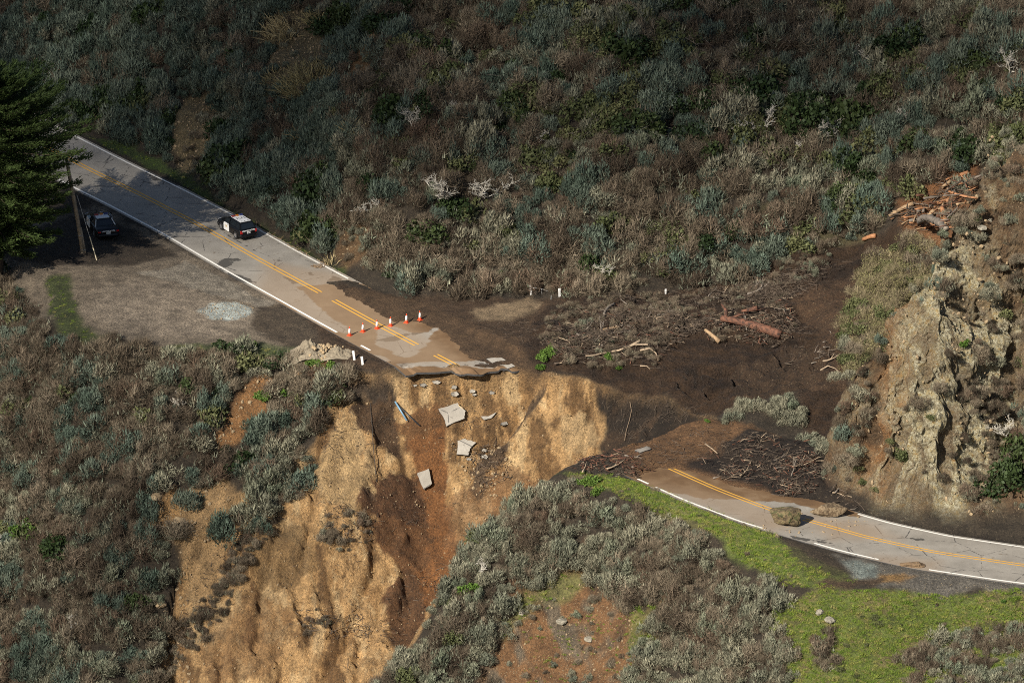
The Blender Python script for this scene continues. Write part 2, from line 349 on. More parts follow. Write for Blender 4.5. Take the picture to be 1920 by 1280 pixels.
w3 = worley(GX[kk]/.55, GY[kk]/.55, Z[kk]/.7, 431); q_ = np.zeros(GX.shape); q_[kk] = (w3[2]-.5)*.24
amp += mSl*q_*sstep(-.35, .25, fbm(GX*.35, GY*.35, oct=3, seed=67))
# height grid for placing things: rasterised back (displacements are small)
Zf = Z + amp*N0[..., 2] + amp*(1-N0[..., 2]**2)/np.maximum(N0[..., 2], .35)
zat, hit = make_hit(Zf)
NG = normals(Zf)
def ground(u, v): return Vector(hit(u, v))
def gz(x, y): return float(zat(np.array([x]), np.array([y]))[0])
# ------------------------------------------------------------------ materials
def new_mat(name):
    m = bpy.data.materials.new(name); m.use_nodes = True
    n = m.node_tree.nodes; l = m.node_tree.links
    return m, n, l, n["Principled BSDF"]
def noise_node(n, l, scale, detail=4, rough=.6, dist=0):
    t = n.new("ShaderNodeTexNoise"); t.inputs['Scale'].default_value = scale; t.inputs['Detail'].default_value = detail
    t.inputs['Roughness'].default_value = rough; t.inputs['Distortion'].default_value = dist
    tc = n.new("ShaderNodeNewGeometry"); l.new(tc.outputs['Position'], t.inputs['Vector'])
    return t
def ramp(n, l, src, stops):
    r = n.new("ShaderNodeValToRGB"); e = r.color_ramp.elements
    while len(e) < len(stops): e.new(.5)
    for k, (p, c) in enumerate(stops):
        e[k].position = p; e[k].color = (*c, 1) if len(c) == 3 else c
    l.new(src, r.inputs[0]); return r
def mix(n, l, a, b, f, mode='MIX'):
    m = n.new("ShaderNodeMix"); m.data_type = 'RGBA'; m.blend_type = mode
    for s, x in ((m.inputs['Factor'], f), (m.inputs['A'], a), (m.inputs['B'], b)):
        if hasattr(x, 'is_output'): l.new(x, s)
        elif isinstance(x, (int, float)): s.default_value = x
        else: s.default_value = (*x, 1)
    return m.outputs['Result']
def bump(n, l, h, strength, dist, bsdf):
    b = n.new("ShaderNodeBump"); b.inputs['Strength'].default_value = strength; b.inputs['Distance'].default_value = dist
    l.new(h, b.inputs['Height']); l.new(b.outputs[0], bsdf.inputs['Normal'])
def plain(name, col, rough=.7, metal=0, var=.15, scale=8.0, bmp=0.0):
    m, n, l, b = new_mat(name)
    t = noise_node(n, l, scale)
    lo = tuple(c*(1-var) for c in col); hi = tuple(min(1, c*(1+var)) for c in col)
    r = ramp(n, l, t.outputs[0], [(.3, lo), (.7, hi)])
    l.new(r.outputs[0], b.inputs['Base Color']); b.inputs['Roughness'].default_value = rough; b.inputs['Metallic'].default_value = metal
    if bmp: bump(n, l, t.outputs[0], bmp, .05, b)
    return m

def ground_mat():
    m, n, l, b = new_mat("ground_soil")
    a = n.new("ShaderNodeAttribute"); a.attribute_name = 'col'
    p = n.new("ShaderNodeAttribute"); p.attribute_name = 'par'      # r wet, g stony, b lichen/rock
    sp = n.new("ShaderNodeSeparateColor"); l.new(p.outputs['Color'], sp.inputs[0])
    n1 = noise_node(n, l, .9, 8, .65); n2 = noise_node(n, l, 6.0, 6, .7); n3 = noise_node(n, l, 22., 3, .6)
    r1 = ramp(n, l, n1.outputs[0], [(.32, (.58, .57, .56)), (.66, (1.36, 1.33, 1.28))])
    r2 = ramp(n, l, n2.outputs[0], [(.34, (.48, .46, .44)), (.5, (1., 1., 1.)), (.66, (1.5, 1.46, 1.4))])
    c = mix(n, l, a.outputs['Color'], r1.outputs[0], 1.0, 'MULTIPLY')
    c = mix(n, l, c, r2.outputs[0], .85, 'MULTIPLY')
    # pale stones in the soil
    v = n.new("ShaderNodeTexVoronoi"); v.inputs['Scale'].default_value = 5.5; v.inputs['Randomness'].default_value = 1
    g = n.new("ShaderNodeNewGeometry"); l.new(g.outputs['Position'], v.inputs['Vector'])
    st = ramp(n, l, v.outputs['Distance'], [(.16, (1, 1, 1)), (.30, (0, 0, 0))])
    sel = ramp(n, l, v.outputs['Color'], [(.55, (0, 0, 0)), (.62, (1, 1, 1))])
    mm = n.new("ShaderNodeMath"); mm.operation = 'MULTIPLY'; l.new(st.outputs[0], mm.inputs[0]); l.new(sel.outputs[0], mm.inputs[1])
    m2 = n.new("ShaderNodeMath"); m2.operation = 'MULTIPLY'; l.new(mm.outputs[0], m2.inputs[0]); l.new(sp.outputs['Green'], m2.inputs[1])
    c = mix(n, l, c, (.46, .36, .22), m2.outputs[0])
    # rock with pale lichen and rust
    nr = noise_node(n, l, 1.6, 8, .72, .4)
    ll = noise_node(n, l, 4.5, 8, .75, .6)
    rust = ramp(n, l, nr.outputs[0], [(.30, (.06, .05, .034)), (.42, (.19, .16, .10)), (.52, (.38, .325, .195)), (.61, (.40, .30, .13)), (.68, (.34, .17, .055)), (.78, (.14, .095, .055))])
    lich = ramp(n, l, ll.outputs[0], [(.50, (0, 0, 0)), (.56, (1, 1, 1))])
    rc = mix(n, l, rust.outputs[0], (.52, .48, .34), lich.outputs[0])
    c = mix(n, l, c, rc, sp.outputs['Blue'])
    l.new(c, b.inputs['Base Color'])
    rr = n.new("ShaderNodeMapRange"); l.new(sp.outputs['Red'], rr.inputs[0]); rr.inputs[3].default_value = .95; rr.inputs[4].default_value = .42
    l.new(rr.outputs[0], b.inputs['Roughness'])
    b.inputs['Specular IOR Level'].default_value = .35
    ad = n.new("ShaderNodeMath"); ad.operation = 'ADD'; l.new(n2.outputs[0], ad.inputs[0])
    hm = n.new("ShaderNodeMath"); hm.operation = 'MULTIPLY'; hm.inputs[1].default_value = .45; l.new(n3.outputs[0], hm.inputs[0]); l.new(hm.outputs[0], ad.inputs[1])
    ad2 = n.new("ShaderNodeMath"); ad2.operation = 'ADD'; l.new(ad.outputs[0], ad2.inputs[0])
    hs = n.new("ShaderNodeMath"); hs.operation = 'MULTIPLY'; hs.inputs[1].default_value = .35; l.new(m2.outputs[0], hs.inputs[0]); l.new(hs.outputs[0], ad2.inputs[1])
    bump(n, l, ad2.outputs[0], 1.0, .42, b)
    return m
M_GROUND = ground_mat()

# ------------------------------------------------------------------ ground colours: what the soil is made of, patch by patch
C = np.empty(GX.shape+(3,)); C[:] = (.046, .036, .025)
W = np.zeros(GX.shape); S = np.full(GX.shape, .15); R = np.zeros(GX.shape)
def paint(mask, col, wet=None, stone=None):
    global W, S
    C[:] = C*(1-mask[..., None]) + np.array(col)*mask[..., None]
    if wet is not None: W = W*(1-mask) + wet*mask
    if stone is not None: S = S*(1-mask) + stone*mask
notC = 1-mC
def patch(col, *uv, soft=.4, warp=.6, wet=0, stone=.3, k=1.0, h=None):
    paint(pm(gp(*uv, h=h), soft, warp)*k*notC, col, wet, stone)
# hillside bare ground
patch((.16,.125,.065),(345,165),(410,140),(432,230),(395,335),(330,318),(318,240),stone=.9)
patch((.14,.11,.06),(480,40),(640,30),(640,160),(560,200),(490,150),stone=.5)
patch((.17,.10,.045),(640,150),(680,60),(720,40),(700,160),(650,210),stone=.5)
patch((.13,.08,.04),(620,420),(700,420),(720,500),(640,490),stone=.5)
patch((.055,.085,.02),(150,250),(230,262),(330,318),(430,386),(560,458),(650,508),(650,522),(525,450),(420,392),(300,325),stone=.1)
patch((.10,.09,.04),(1400,420),(1550,400),(1650,440),(1560,490),(1420,500),k=.6)
# turnout
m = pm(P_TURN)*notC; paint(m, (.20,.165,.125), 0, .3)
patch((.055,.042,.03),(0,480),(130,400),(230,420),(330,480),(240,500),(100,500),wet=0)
patch((.27,.225,.175),(200,530),(330,520),(420,570),(520,600),(420,630),(250,620),(160,590),soft=1.2,warp=1.2,stone=.4)
patch((.27,.24,.195),(245,512),(330,500),(345,488),(420,522),(530,580),(600,625),(560,612),(470,572),(400,556),(330,530),soft=.2,stone=.2)
patch((.44,.49,.47),(375,583),(395,568),(440,566),(475,578),(475,592),(430,602),(390,598),soft=.25,warp=.4,stone=1)
patch((.085,.065,.045),(480,575),(560,570),(640,630),(640,690),(560,655),(470,620),wet=.2,stone=.3)
patch((.055,.07,.025),(95,520),(130,515),(145,590),(200,635),(170,650),(110,635),(90,590))
patch((.055,.08,.025),(300,650),(450,640),(560,652),(560,672),(430,676),(200,672),k=.8)
# left slope
patch((.24,.125,.05),(430,780),(462,722),(490,690),(520,720),(500,760),(440,830),(385,850),stone=.7)
patch((.32,.19,.08),(262,980),(290,925),(325,905),(345,960),(330,1005),(290,1000),stone=.9)
patch((.30,.155,.06),(540,690),(575,668),(610,672),(600,700),(560,715),stone=.6)
# mud of the debris flow
paint(pm(P_MUD)*notC, (.070,.044,.026), .6, .08)
patch((.10,.062,.034),(650,540),(760,560),(860,600),(990,640),(1000,690),(760,640),(640,590),wet=.5,stone=.1,k=.8)
patch((.25,.185,.115),(880,590),(930,575),(990,560),(1010,575),(960,605),(900,605),soft=.5,stone=.2)
paint(pm(P_MUDK)*notC, (.047,.029,.0175), .8, .04)
paint(pm(P_MUDK)*notC*sstep(.05, .3, fbm(GX*.5+GY*.3, GY*.8, oct=4, seed=35))*.8, (.026,.017,.012))
patch((.075,.043,.023),(1480,560),(1620,500),(1640,560),(1600,640),(1590,730),(1480,735),(1540,640),k=.8,wet=.3)
patch((.050,.031,.018),(1350,700),(1480,660),(1560,650),(1570,720),(1400,755),k=.7,wet=.4)
patch((.20,.095,.04),(1680,400),(1760,345),(1830,330),(1840,370),(1795,470),(1740,470),(1700,440),stone=.5)
# slide scar
sc = inS*notC
paint(sc, (.42,.265,.122), 0, .25)
paint(sc*sstep(-.05, .35, wetf)*.6, (.20,.105,.038), 0, .3)
sf = fbm(GX*1.0+GY*.2+wob*.8, GY*.34, VZ*.2, oct=5, seed=32, gain=.62)
paint(sc*sstep(.10, .22, sf)*.85, (.13,.072,.030), 0, .2); paint(sc*sstep(.12, .24, -sf)*.75, (.54,.39,.21), 0, .3)
wv = fbm(GX*2.6, GY*2.6, VZ*1.3, oct=4, seed=33, gain=.65)
def wet(col, *uv, soft=.16, warp=.7, k=1.0): paint(sstep(-soft, soft, sdist(gp(*uv), GX, GY)+wob*warp+wob2*.35+wv*.45)*k*sc, col, .2, .15)
wet((.085,.05,.026),(668,712),(738,704),(742,760),(748,800),(735,812),(700,800),(670,780),(655,750))
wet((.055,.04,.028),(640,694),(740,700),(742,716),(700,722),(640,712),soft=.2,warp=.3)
wet((.15,.075,.03),(745,750),(790,722),(850,735),(845,770),(800,800),(760,790))
wet((.20,.088,.03),(770,790),(830,780),(840,850),(835,900),(850,1000),(848,1080),(800,1150),(770,1060),(745,960),(780,880),(790,830))
wet((.105,.052,.024),(668,885),(705,880),(775,860),(800,900),(790,960),(720,960),(690,940),(672,920))
wet((.14,.068,.028),(700,960),(790,960),(800,1040),(760,1060),(720,1010))
wet((.115,.058,.026),(720,1080),(770,1072),(800,1140),(775,1190),(735,1170))
wet((.19,.10,.045),(840,900),(960,860),(1000,880),(930,960),(870,1040),(845,1000),k=.7)
wet((.10,.065,.038),(1000,722),(1022,715),(975,785),(915,870),(900,900),(880,900),(885,860),(930,800))
wet((.10,.066,.04),(650,840),(690,850),(690,900),(655,880),k=.7)
wet((.20,.125,.055),(480,1000),(580,960),(600,1060),(520,1100),(470,1060),k=.8)
wet((.15,.075,.03),(380,1190),(480,1090),(560,1150),(500,1250),(400,1290),k=.5)
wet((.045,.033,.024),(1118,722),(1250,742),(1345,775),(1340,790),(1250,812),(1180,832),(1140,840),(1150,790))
wet((.42,.29,.145),(620,790),(655,760),(670,800),(690,880),(650,930),(610,920),(600,850),k=.9)
wet((.42,.30,.16),(1030,740),(1110,745),(1135,790),(1100,830),(1050,830),k=.8)
wet((.40,.28,.15),(350,1000),(410,980),(420,1080),(360,1110),k=.9)
paint(pm(P_RDEB)*notC, (.155,.085,.04), .25, .2)
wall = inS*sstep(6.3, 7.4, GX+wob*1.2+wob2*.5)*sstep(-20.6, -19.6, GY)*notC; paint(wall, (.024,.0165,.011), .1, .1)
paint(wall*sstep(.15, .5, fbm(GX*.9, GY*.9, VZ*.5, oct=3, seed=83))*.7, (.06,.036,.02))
patch((.024,.016,.011),(1290,870),(1400,810),(1520,830),(1560,920),(1480,935),(1350,892),soft=.6,wet=.3,stone=.1)
patch((.028,.020,.014),(1440,920),(1560,925),(1640,955),(1760,988),(1930,1015),(2060,1030),(2060,1050),(1930,1030),(1750,1000),(1590,960),(1460,935),wet=.15,stone=.4)
patch((.085,.05,.03),(1040,886),(1110,850),(1190,860),(1195,900),soft=.3,stone=.4)
patch((.03,.07,.015),(1800,1005),(1930,1018),(2060,1034),(2060,1044),(1930,1030),(1820,1014),soft=.2,warp=.2)
gr = pm(P_GRASS1, .3)*notC; paint(gr, (.13,.165,.04), 0, .05)
patch((.20,.19,.07),(1180,930),(1300,960),(1400,1015),(1300,990),k=.6)
g2 = pm(P_GRASS2, .4)*notC; paint(g2, (.12,.15,.036), 0, .05)
paint(g2*sstep(.1, .5, fbm(GX*.7, GY*.7, oct=3, seed=77)), (.17,.15,.06))
paint(pm(P_GRAV, .35)*notC, (.135,.125,.108), .15, .8)
patch((.20,.235,.22),(1580,1052),(1640,1062),(1650,1085),(1610,1085),soft=.4,wet=.3,stone=.3)
patch((.25,.15,.06),(1650,1078),(1720,1080),(1690,1095),(1645,1092),soft=.3)
patch((.055,.04,.026),(1465,1010),(1530,1020),(1590,1075),(1520,1085),(1490,1050),soft=.5,warp=1.2,k=.75)
patch((.075,.05,.03),(1520,1088),(1660,1085),(1640,1102),(1540,1106),soft=.3)
# bluff front
paint(pm(P_BARE, 1.0, 1.6)*notC, (.20,.108,.05), 0, .5)
paint(pm(P_BARE, .6, 1.2)*notC*sstep(.0, .3, fbm(GX*.9+GY*.4, GY*.5, oct=4, seed=34)), (.15,.12,.085), 0, 1.)
patch((.17,.165,.062),(905,1200),(1040,1070),(1110,1080),(960,1160),(915,1230),stone=.2)
patch((.15,.16,.05),(1180,1140),(1250,1140),(1220,1220),(1180,1230),k=.8)
patch((.36,.235,.115),(350,925),(420,890),(450,930),(430,1000),(425,1080),(380,1110),(340,1080),(330,1000),soft=.5,stone=.5)
# crag
paint(mC, (.115,.072,.038), 0, .5)
paint(mC*sstep(.1, .4, fbm(GX*.5, GY*.5, VZ*.4, oct=4, seed=84))*.7, (.155,.098,.05))
uC, vC = proj(np.stack([VX, VY, VZ], -1))
orange = .5*pm(gp((1640,760),(1680,560),(1720,600),(1690,760),(1650,940),(1610,900)), .8, 1.5)
R = mC*np.clip(.40+.25*RIB+1.15*fbm(GX*.35, GY*.35, VZ*.3, oct=3, seed=81)+.5*blk, 0, 1)
rockface = pm(gp((1700,560),(1790,470),(1890,540),(1900,720),(1860,860),(1800,970),(1690,970),(1650,900),(1680,720)), 1.2, 1.6)
R = np.clip(R*(.45+.95*rockface)+.30*rockface, 0, 1)*(1-.55*orange)
paint(orange*mC, (.27,.12,.035), 0, .6)
paint(mC*sstep(24.5, 27.5, GX)*(uC > 1840)*.0, (.05,.04,.03))

# ------------------------------------------------------------------ build the ground, one mesh per landform
ny, nx = GX.shape
def fcen(A): return (A[:-1, :-1]+A[1:, :-1]+A[:-1, 1:]+A[1:, 1:])/4
zone = np.zeros((ny-1, nx-1), int)                                # 0 hillside
fx_, fy_ = fcen(GX), fcen(GY)
zone[fcen(Z) < -.45] = 1                                           # coastal slope
zone[(fy_ < -8) & (fx_ > fcen(GX)*0-12) & (sdist(P_SCAR, fx_, fy_) < 0) & (fy_ < -20)] = 2    # bluff
for k, mk in ((3, fcen(pm(P_TURN)) > .5), (4, fcen(pm(P_MUD)) > .5), (5, fcen(pm(P_RDEB)) > .5), (6, fcen(gr) > .5), (6, fcen(g2) > .5), (7, fcen(pm(P_GRAV)) > .5), (8, fcen(dl) > 0), (9, fcen(mC) > .35)):
    zone[mk] = k
ZN = ['hillside', 'coastal_slope', 'bluff_slope', 'dirt_turnout', 'mudflow', 'road_debris_ground', 'grass_bank', 'gravel_turnout', 'landslide_scar', 'rocky_spur']
PV = np.stack([VX, VY, VZ], -1).reshape(-1, 3)
CV = np.c_[C.reshape(-1, 3), np.ones(nx*ny)]
QV = np.c_[np.stack([W, S, R], -1).reshape(-1, 3), np.ones(nx*ny)]
idx = np.arange(nx*ny).reshape(ny, nx)
quads = np.stack([idx[:-1, :-1], idx[:-1, 1:], idx[1:, 1:], idx[1:, :-1]], -1).reshape(-1, 4)
def np_mesh(name, V, F, mats, smooth=True):       # F: (n, k) array
    me = bpy.data.meshes.new(name); n, k = F.shape
    me.vertices.add(len(V)); me.vertices.foreach_set('co', np.ascontiguousarray(V, dtype=np.float32).ravel())
    me.loops.add(n*k); me.loops.foreach_set('vertex_index', F.astype(np.int32).ravel())
    me.polygons.add(n); me.polygons.foreach_set('loop_start', np.arange(0, n*k, k, dtype=np.int32))
    me.polygons.foreach_set('use_smooth', np.full(n, smooth, dtype=bool))
    for m in (mats if isinstance(mats, (list, tuple)) else [mats]): me.materials.append(m)
    me.update(calc_edges=True)
    return me
def link(name, me, parent=None):
    o = bpy.data.objects.new(name, me); COL.objects.link(o)
    if parent: o.parent = parent
    return o
def struct(o): o['kind'] = 'structure'; return o
def tag(o, label, cat, group=None):
    o['label'] = label; o['category'] = cat
    if group: o['group'] = group
    return o
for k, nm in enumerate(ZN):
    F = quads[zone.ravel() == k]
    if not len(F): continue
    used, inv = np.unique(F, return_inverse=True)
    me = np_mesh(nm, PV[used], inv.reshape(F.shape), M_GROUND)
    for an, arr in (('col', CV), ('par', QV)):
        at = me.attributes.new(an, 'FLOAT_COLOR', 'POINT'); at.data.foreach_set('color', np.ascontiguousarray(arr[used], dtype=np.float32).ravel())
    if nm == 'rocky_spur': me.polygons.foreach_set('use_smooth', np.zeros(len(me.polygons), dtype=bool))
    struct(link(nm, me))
# ------------------------------------------------------------------ mesh builder
class MB:
    def __init__(s): s.v = []; s.f = []; s.m = []
    def add(s, V, F, mi=0):
        b = len(s.v); s.v += [tuple(p) for p in V]; s.f += [tuple(b+i for i in f) for f in F]; s.m += [mi]*len(F); return s
    def box(s, c, d, mi=0, M=None):
        x, y, z = (k/2 for k in d)
        V = [Vector((i*x, j*y, k*z)) for i in (-1, 1) for j in (-1, 1) for k in (-1, 1)]
        V = [(M @ p if M else p) + Vector(c) for p in V]
        return s.add(V, [(0,1,3,2),(4,6,7,5),(0,4,5,1),(2,3,7,6),(0,2,6,4),(1,5,7,3)], mi)
    def tube(s, pts, rad, n=6, mi=0, cap=True, ell=1.0, jit=0):
        P = [Vector(p) for p in pts]; k = len(P)
        if not hasattr(rad, '__len__'): rad = [rad]*k
        V = []; up = None
        for i in range(k):
            t = (P[min(i+1, k-1)]-P[max(i-1, 0)]).normalized()
            if up is None:
                up = t.orthogonal().normalized()
            up = (up - t*up.dot(t)); up = up.normalized() if up.length > 1e-6 else t.orthogonal().normalized()
            sd_ = t.cross(up)
            for j in range(n):
                a = 2*math.pi*j/n; r = rad[i]*(1+random.uniform(-jit, jit))
                V.append(P[i] + up*math.cos(a)*r + sd_*math.sin(a)*r*ell)
        F = [(i*n+j, i*n+(j+1) % n, (i+1)*n+(j+1) % n, (i+1)*n+j) for i in range(k-1) for j in range(n)]
        if cap: F += [tuple(range(n-1, -1, -1)), tuple((k-1)*n+j for j in range(n))]
        return s.add(V, F, mi)
    def lathe(s, prof, n=16, mi=0, M=None):   # (r, z) pairs
        V = []
        for r, z in prof:
            for j in range(n):
                a = 2*math.pi*j/n; p = Vector((r*math.cos(a), r*math.sin(a), z)); V.append(M @ p if M else p)
        k = len(prof)
        F = [(i*n+j, i*n+(j+1) % n, (i+1)*n+(j+1) % n, (i+1)*n+j) for i in range(k-1) for j in range(n)]
        F += [tuple(range(n-1, -1, -1)), tuple((k-1)*n+j for j in range(n))]
        return s.add(V, F, mi)
    def loft(s, secs, mi=0, cap=True):
        n = len(secs[0]); k = len(secs); V = [p for q in secs for p in q]
        F = [(i*n+j, i*n+(j+1) % n, (i+1)*n+(j+1) % n, (i+1)*n+j) for i in range(k-1) for j in range(n)]
        if cap: F += [tuple(range(n-1, -1, -1)), tuple((k-1)*n+j for j in range(n))]
        return s.add(V, F, mi)
    def prism(s, poly, n, th, mi=0):          # outline, thickness below along n
        k = len(poly); V = [Vector(p) for p in poly] + [Vector(p)-Vector(n)*th for p in poly]
        return s.add(V, [tuple(range(k)), tuple(range(2*k-1, k-1, -1))] + [(i, i+k, (i+1) % k+k, (i+1) % k) for i in range(k)], mi)
    def mesh(s, name, mats, smooth=False):
        me = bpy.data.meshes.new(name); me.from_pydata(s.v, [], s.f)
        for m in (mats if isinstance(mats, (list, tuple)) else [mats]): me.materials.append(m)
        me.polygons.foreach_set('material_index', s.m); me.polygons.foreach_set('use_smooth', [smooth]*len(s.f))
        me.validate(); 
        bm = bmesh.new(); bm.from_mesh(me); bmesh.ops.recalc_face_normals(bm, faces=bm.faces); bm.to_mesh(me); bm.free(); me.update()
        return me
    def build(s, name, mats, parent=None, smooth=False):
        return link(name, s.mesh(name, mats, smooth), parent)
def empty(name, loc, rz=0, sc=1.0):
    o = bpy.data.objects.new(name, None); COL.objects.link(o); o.location = loc; o.rotation_euler = (0, 0, rz); o.scale = (sc,)*3
    o.empty_display_size = .3
    return o

# ------------------------------------------------------------------ roads
def road_mat():
    m, n, l, b = new_mat("asphalt")
    a = n.new("ShaderNodeAttribute"); a.attribute_name = 'mud'; sp = n.new("ShaderNodeSeparateColor"); l.new(a.outputs['Color'], sp.inputs[0])
    n1 = noise_node(n, l, .55, 6, .6); n2 = noise_node(n, l, 14, 4, .7); n3 = noise_node(n, l, 1.6, 8, .7, .5); n4 = noise_node(n, l, .9, 5, .65, 1.2)
    base = ramp(n, l, n1.outputs[0], [(.3, (.225, .205, .175)), (.7, (.315, .29, .25))])
    g = ramp(n, l, n2.outputs[0], [(.3, (.82, .82, .82)), (.7, (1.14, 1.14, 1.14))])
    c = mix(n, l, base.outputs[0], g.outputs[0], 1, 'MULTIPLY')
    # tar-sealed cracks and old patches
    tc = n.new("ShaderNodeNewGeometry")
    vo = n.new("ShaderNodeTexVoronoi"); vo.feature = 'DISTANCE_TO_EDGE'; vo.inputs['Scale'].default_value = .33
    wv = mix(n, l, tc.outputs['Position'], n3.outputs['Color'], .12, 'ADD'); l.new(wv, vo.inputs['Vector'])
    ck = ramp(n, l, vo.outputs['Distance'], [(.006, (1, 1, 1)), (.014, (0, 0, 0))])
    gate = ramp(n, l, n4.outputs[0], [(.47, (0, 0, 0)), (.53, (1, 1, 1))])
    ckm = n.new("ShaderNodeMath"); ckm.operation = 'MULTIPLY'; l.new(ck.outputs[0], ckm.inputs[0]); l.new(gate.outputs[0], ckm.inputs[1])
    c = mix(n, l, c, (.07, .065, .06), ckm.outputs[0])
    # oil and damp stains from the attribute
    stn = n.new("ShaderNodeMath"); stn.operation = 'ADD'; l.new(sp.outputs['Green'], stn.inputs[0])
    nm = n.new("ShaderNodeMapRange"); l.new(n3.outputs[0], nm.inputs[0]); nm.inputs[1].default_value = .25; nm.inputs[2].default_value = .75; nm.inputs[3].default_value = -.4; nm.inputs[4].default_value = .4
    l.new(nm.outputs[0], stn.inputs[1])
    sr = ramp(n, l, stn.outputs[0], [(.46, (0, 0, 0)), (.54, (1, 1, 1))])
    c = mix(n, l, c, (.075, .07, .062), sr.outputs[0])
    mu = n.new("ShaderNodeMath"); mu.operation = 'ADD'; l.new(sp.outputs['Red'], mu.inputs[0]); l.new(nm.outputs[0], mu.inputs[1])
    mr = ramp(n, l, mu.outputs[0], [(.30, (0, 0, 0)), (.70, (1, 1, 1))])
    mud = ramp(n, l, n1.outputs[0], [(.3, (.105, .062, .032)), (.5, (.15, .09, .046)), (.7, (.21, .14, .08))])
    mud2 = mix(n, l, mud.outputs[0], g.outputs[0], 1, 'MULTIPLY')
    c = mix(n, l, c, mud2, mr.outputs[0])
    # dirt dropped here and there
    n5 = noise_node(n, l, 1.1, 9, .72, .8); dr = ramp(n, l, n5.outputs[0], [(.60, (0, 0, 0)), (.68, (1, 1, 1))])
    dm = n.new("ShaderNodeMath"); dm.operation = 'MULTIPLY'; l.new(dr.outputs[0], dm.inputs[0]); dm.inputs[1].default_value = .6
    c = mix(n, l, c, (.13, .095, .062), dm.outputs[0])
    # thin silt dusting
    du = n.new("ShaderNodeMath"); du.operation = 'MULTIPLY'; l.new(sp.outputs['Blue'], du.inputs[0]); du.inputs[1].default_value = .55
    c = mix(n, l, c, (.27, .19, .12), du.outputs[0])
    l.new(c, b.inputs['Base Color']); b.inputs['Roughness'].default_value = .85; b.inputs['Specular IOR Level'].default_value = .25
    bump(n, l, n2.outputs[0], .3, .02, b)
    return m
M_ROAD = road_mat()
def paint_mat(name, col):
    m, n, l, b = new_mat(name)
    t = noise_node(n, l, 5, 8, .75); t2 = noise_node(n, l, 20, 3, .7)
    r = ramp(n, l, t.outputs[0], [(.34, (.25, .22, .18)), (.42, col), (1, tuple(min(1, c*1.1) for c in col))])
    l.new(r.outputs[0], b.inputs['Base Color']); b.inputs['Roughness'].default_value = .7
    return m
M_WHITE = paint_mat("white_road_paint", (.78, .75, .68)); M_YEL = paint_mat("yellow_road_paint", (.62, .33, .045))
M_EDGE = plain("broken_asphalt_edge", (.045, .043, .042), .95, var=.4, bmp=.5)

mudfilmL = gp((654,522),(605,541),(552,545),(572,558),(600,580),(622,606),(600,612),(560,588),(505,556),(530,575),(600,625),(640,640),(640,720),(1040,720),(1040,560),(760,550))
cleanL = [gp((541,553),(570,556),(600,582),(650,612),(655,622),(620,618),(560,588)), gp((706,611),(727,606),(790,612),(822,606),(800,622),(779,645),(762,655),(741,643),(706,630)),
          gp((696,649),(715,651),(732,667),(712,677),(690,660)), gp((735,682),(808,664),(840,661),(915,668),(970,686),(900,694),(760,696))]
mudfilmR = gp((1090,790),(1500,790),(1610,968),(1540,958),(1490,942),(1420,938),(1380,936),(1320,938),(1235,921),(1190,905),(1090,890))
def road_strip(name, R, offs, s0, s1, zf, mats, lift, thick=None, polys=(), clean=(), stains=(), dust=(), step=.2, parent=None, ends=None):
    t, n, s = road_frame(R)
    k = int((s1-s0)/step)+2; rows = []
    offs = np.asarray(offs, float)
    ss = np.empty((k, len(offs)))
    for j, o in enumerate(offs):
        e0, e1 = s0, s1
        if ends is not None: e0, e1 = ends(o, s0, s1)
        ss[:, j] = np.linspace(e0, e1, k)
    X = np.interp(ss, s, R[:, 0]) + np.interp(ss, s, n[:, 0])*offs
    Y = np.interp(ss, s, R[:, 1]) + np.interp(ss, s, n[:, 1])*offs
    Zr = zf(offs)[None, :] + np.zeros_like(X) + lift
    if ends is endL:                # the last metre sags over the void, in broken plates
        d_ = ss[-1:, :]-ss; pl_ = np.floor(offs/1.15+.35*np.sin(offs*2.1)); dip = .10+.22*_h(pl_.astype(np.int64), pl_.astype(np.int64)*0+5, 3, 17)
        Zr = Zr - np.clip(1-d_/(.7+.9*_h(pl_.astype(np.int64), pl_.astype(np.int64)*0+2, 1, 19)), 0, 1)*dip
    V = np.stack([X, Y, Zr], -1).reshape(-1, 3); no = len(offs)
    ix = np.arange(k*no).reshape(k, no)
    F = np.stack([ix[:-1, :-1], ix[1:, :-1], ix[1:, 1:], ix[:-1, 1:]], -1).reshape(-1, 4)
    mi = np.zeros(len(F), int)
    if thick:
        b = len(V); V = np.r_[V, V - [0, 0, thick]]
        rim = list(ix[:, 0]) + list(ix[-1, 1:]) + list(ix[::-1, -1][1:]) + list(ix[0, ::-1][1:-1])
        E = np.array([(rim[i], rim[i]+b, rim[(i+1) % len(rim)]+b, rim[(i+1) % len(rim)]) for i in range(len(rim))])
        F = np.r_[F, E, F[:, ::-1]+b]; mi = np.r_[mi, np.ones(len(E), int), np.ones(len(mi), int)]
    me = np_mesh(name, V, F, mats, smooth=False); me.polygons.foreach_set('material_index', mi.astype(np.int32))
    def msk(ps, soft, warp=.35):
        r = np.zeros(X.shape)
        for p in ps: r = np.maximum(r, sstep(-soft, soft, sdist(p, X, Y)+warp*fbm(X*1.1, Y*1.1, oct=3, seed=9)))
        return r
    mud = msk(polys, .35)*(1-msk(clean, .3))
    q = np.stack([mud, msk(stains, .3)*.75, msk(dust, 1.2), np.ones_like(mud)], -1).reshape(-1, 4)
    if thick: q = np.r_[q, q*0+[0, 0, 0, 1]]
    at = me.attributes.new('mud', 'FLOAT_COLOR', 'POINT'); at.data.foreach_set('color', np.ascontiguousarray(q, dtype=np.float32).ravel())
    o = link(name, me, parent)
    return o
def s_of(R, u, v, z=0.0):
    p = px(u, v, z); _, _, s = road_frame(R)
    return s[int(np.argmin((R[:, 0]-p[0])**2+(R[:, 1]-p[1])**2))]
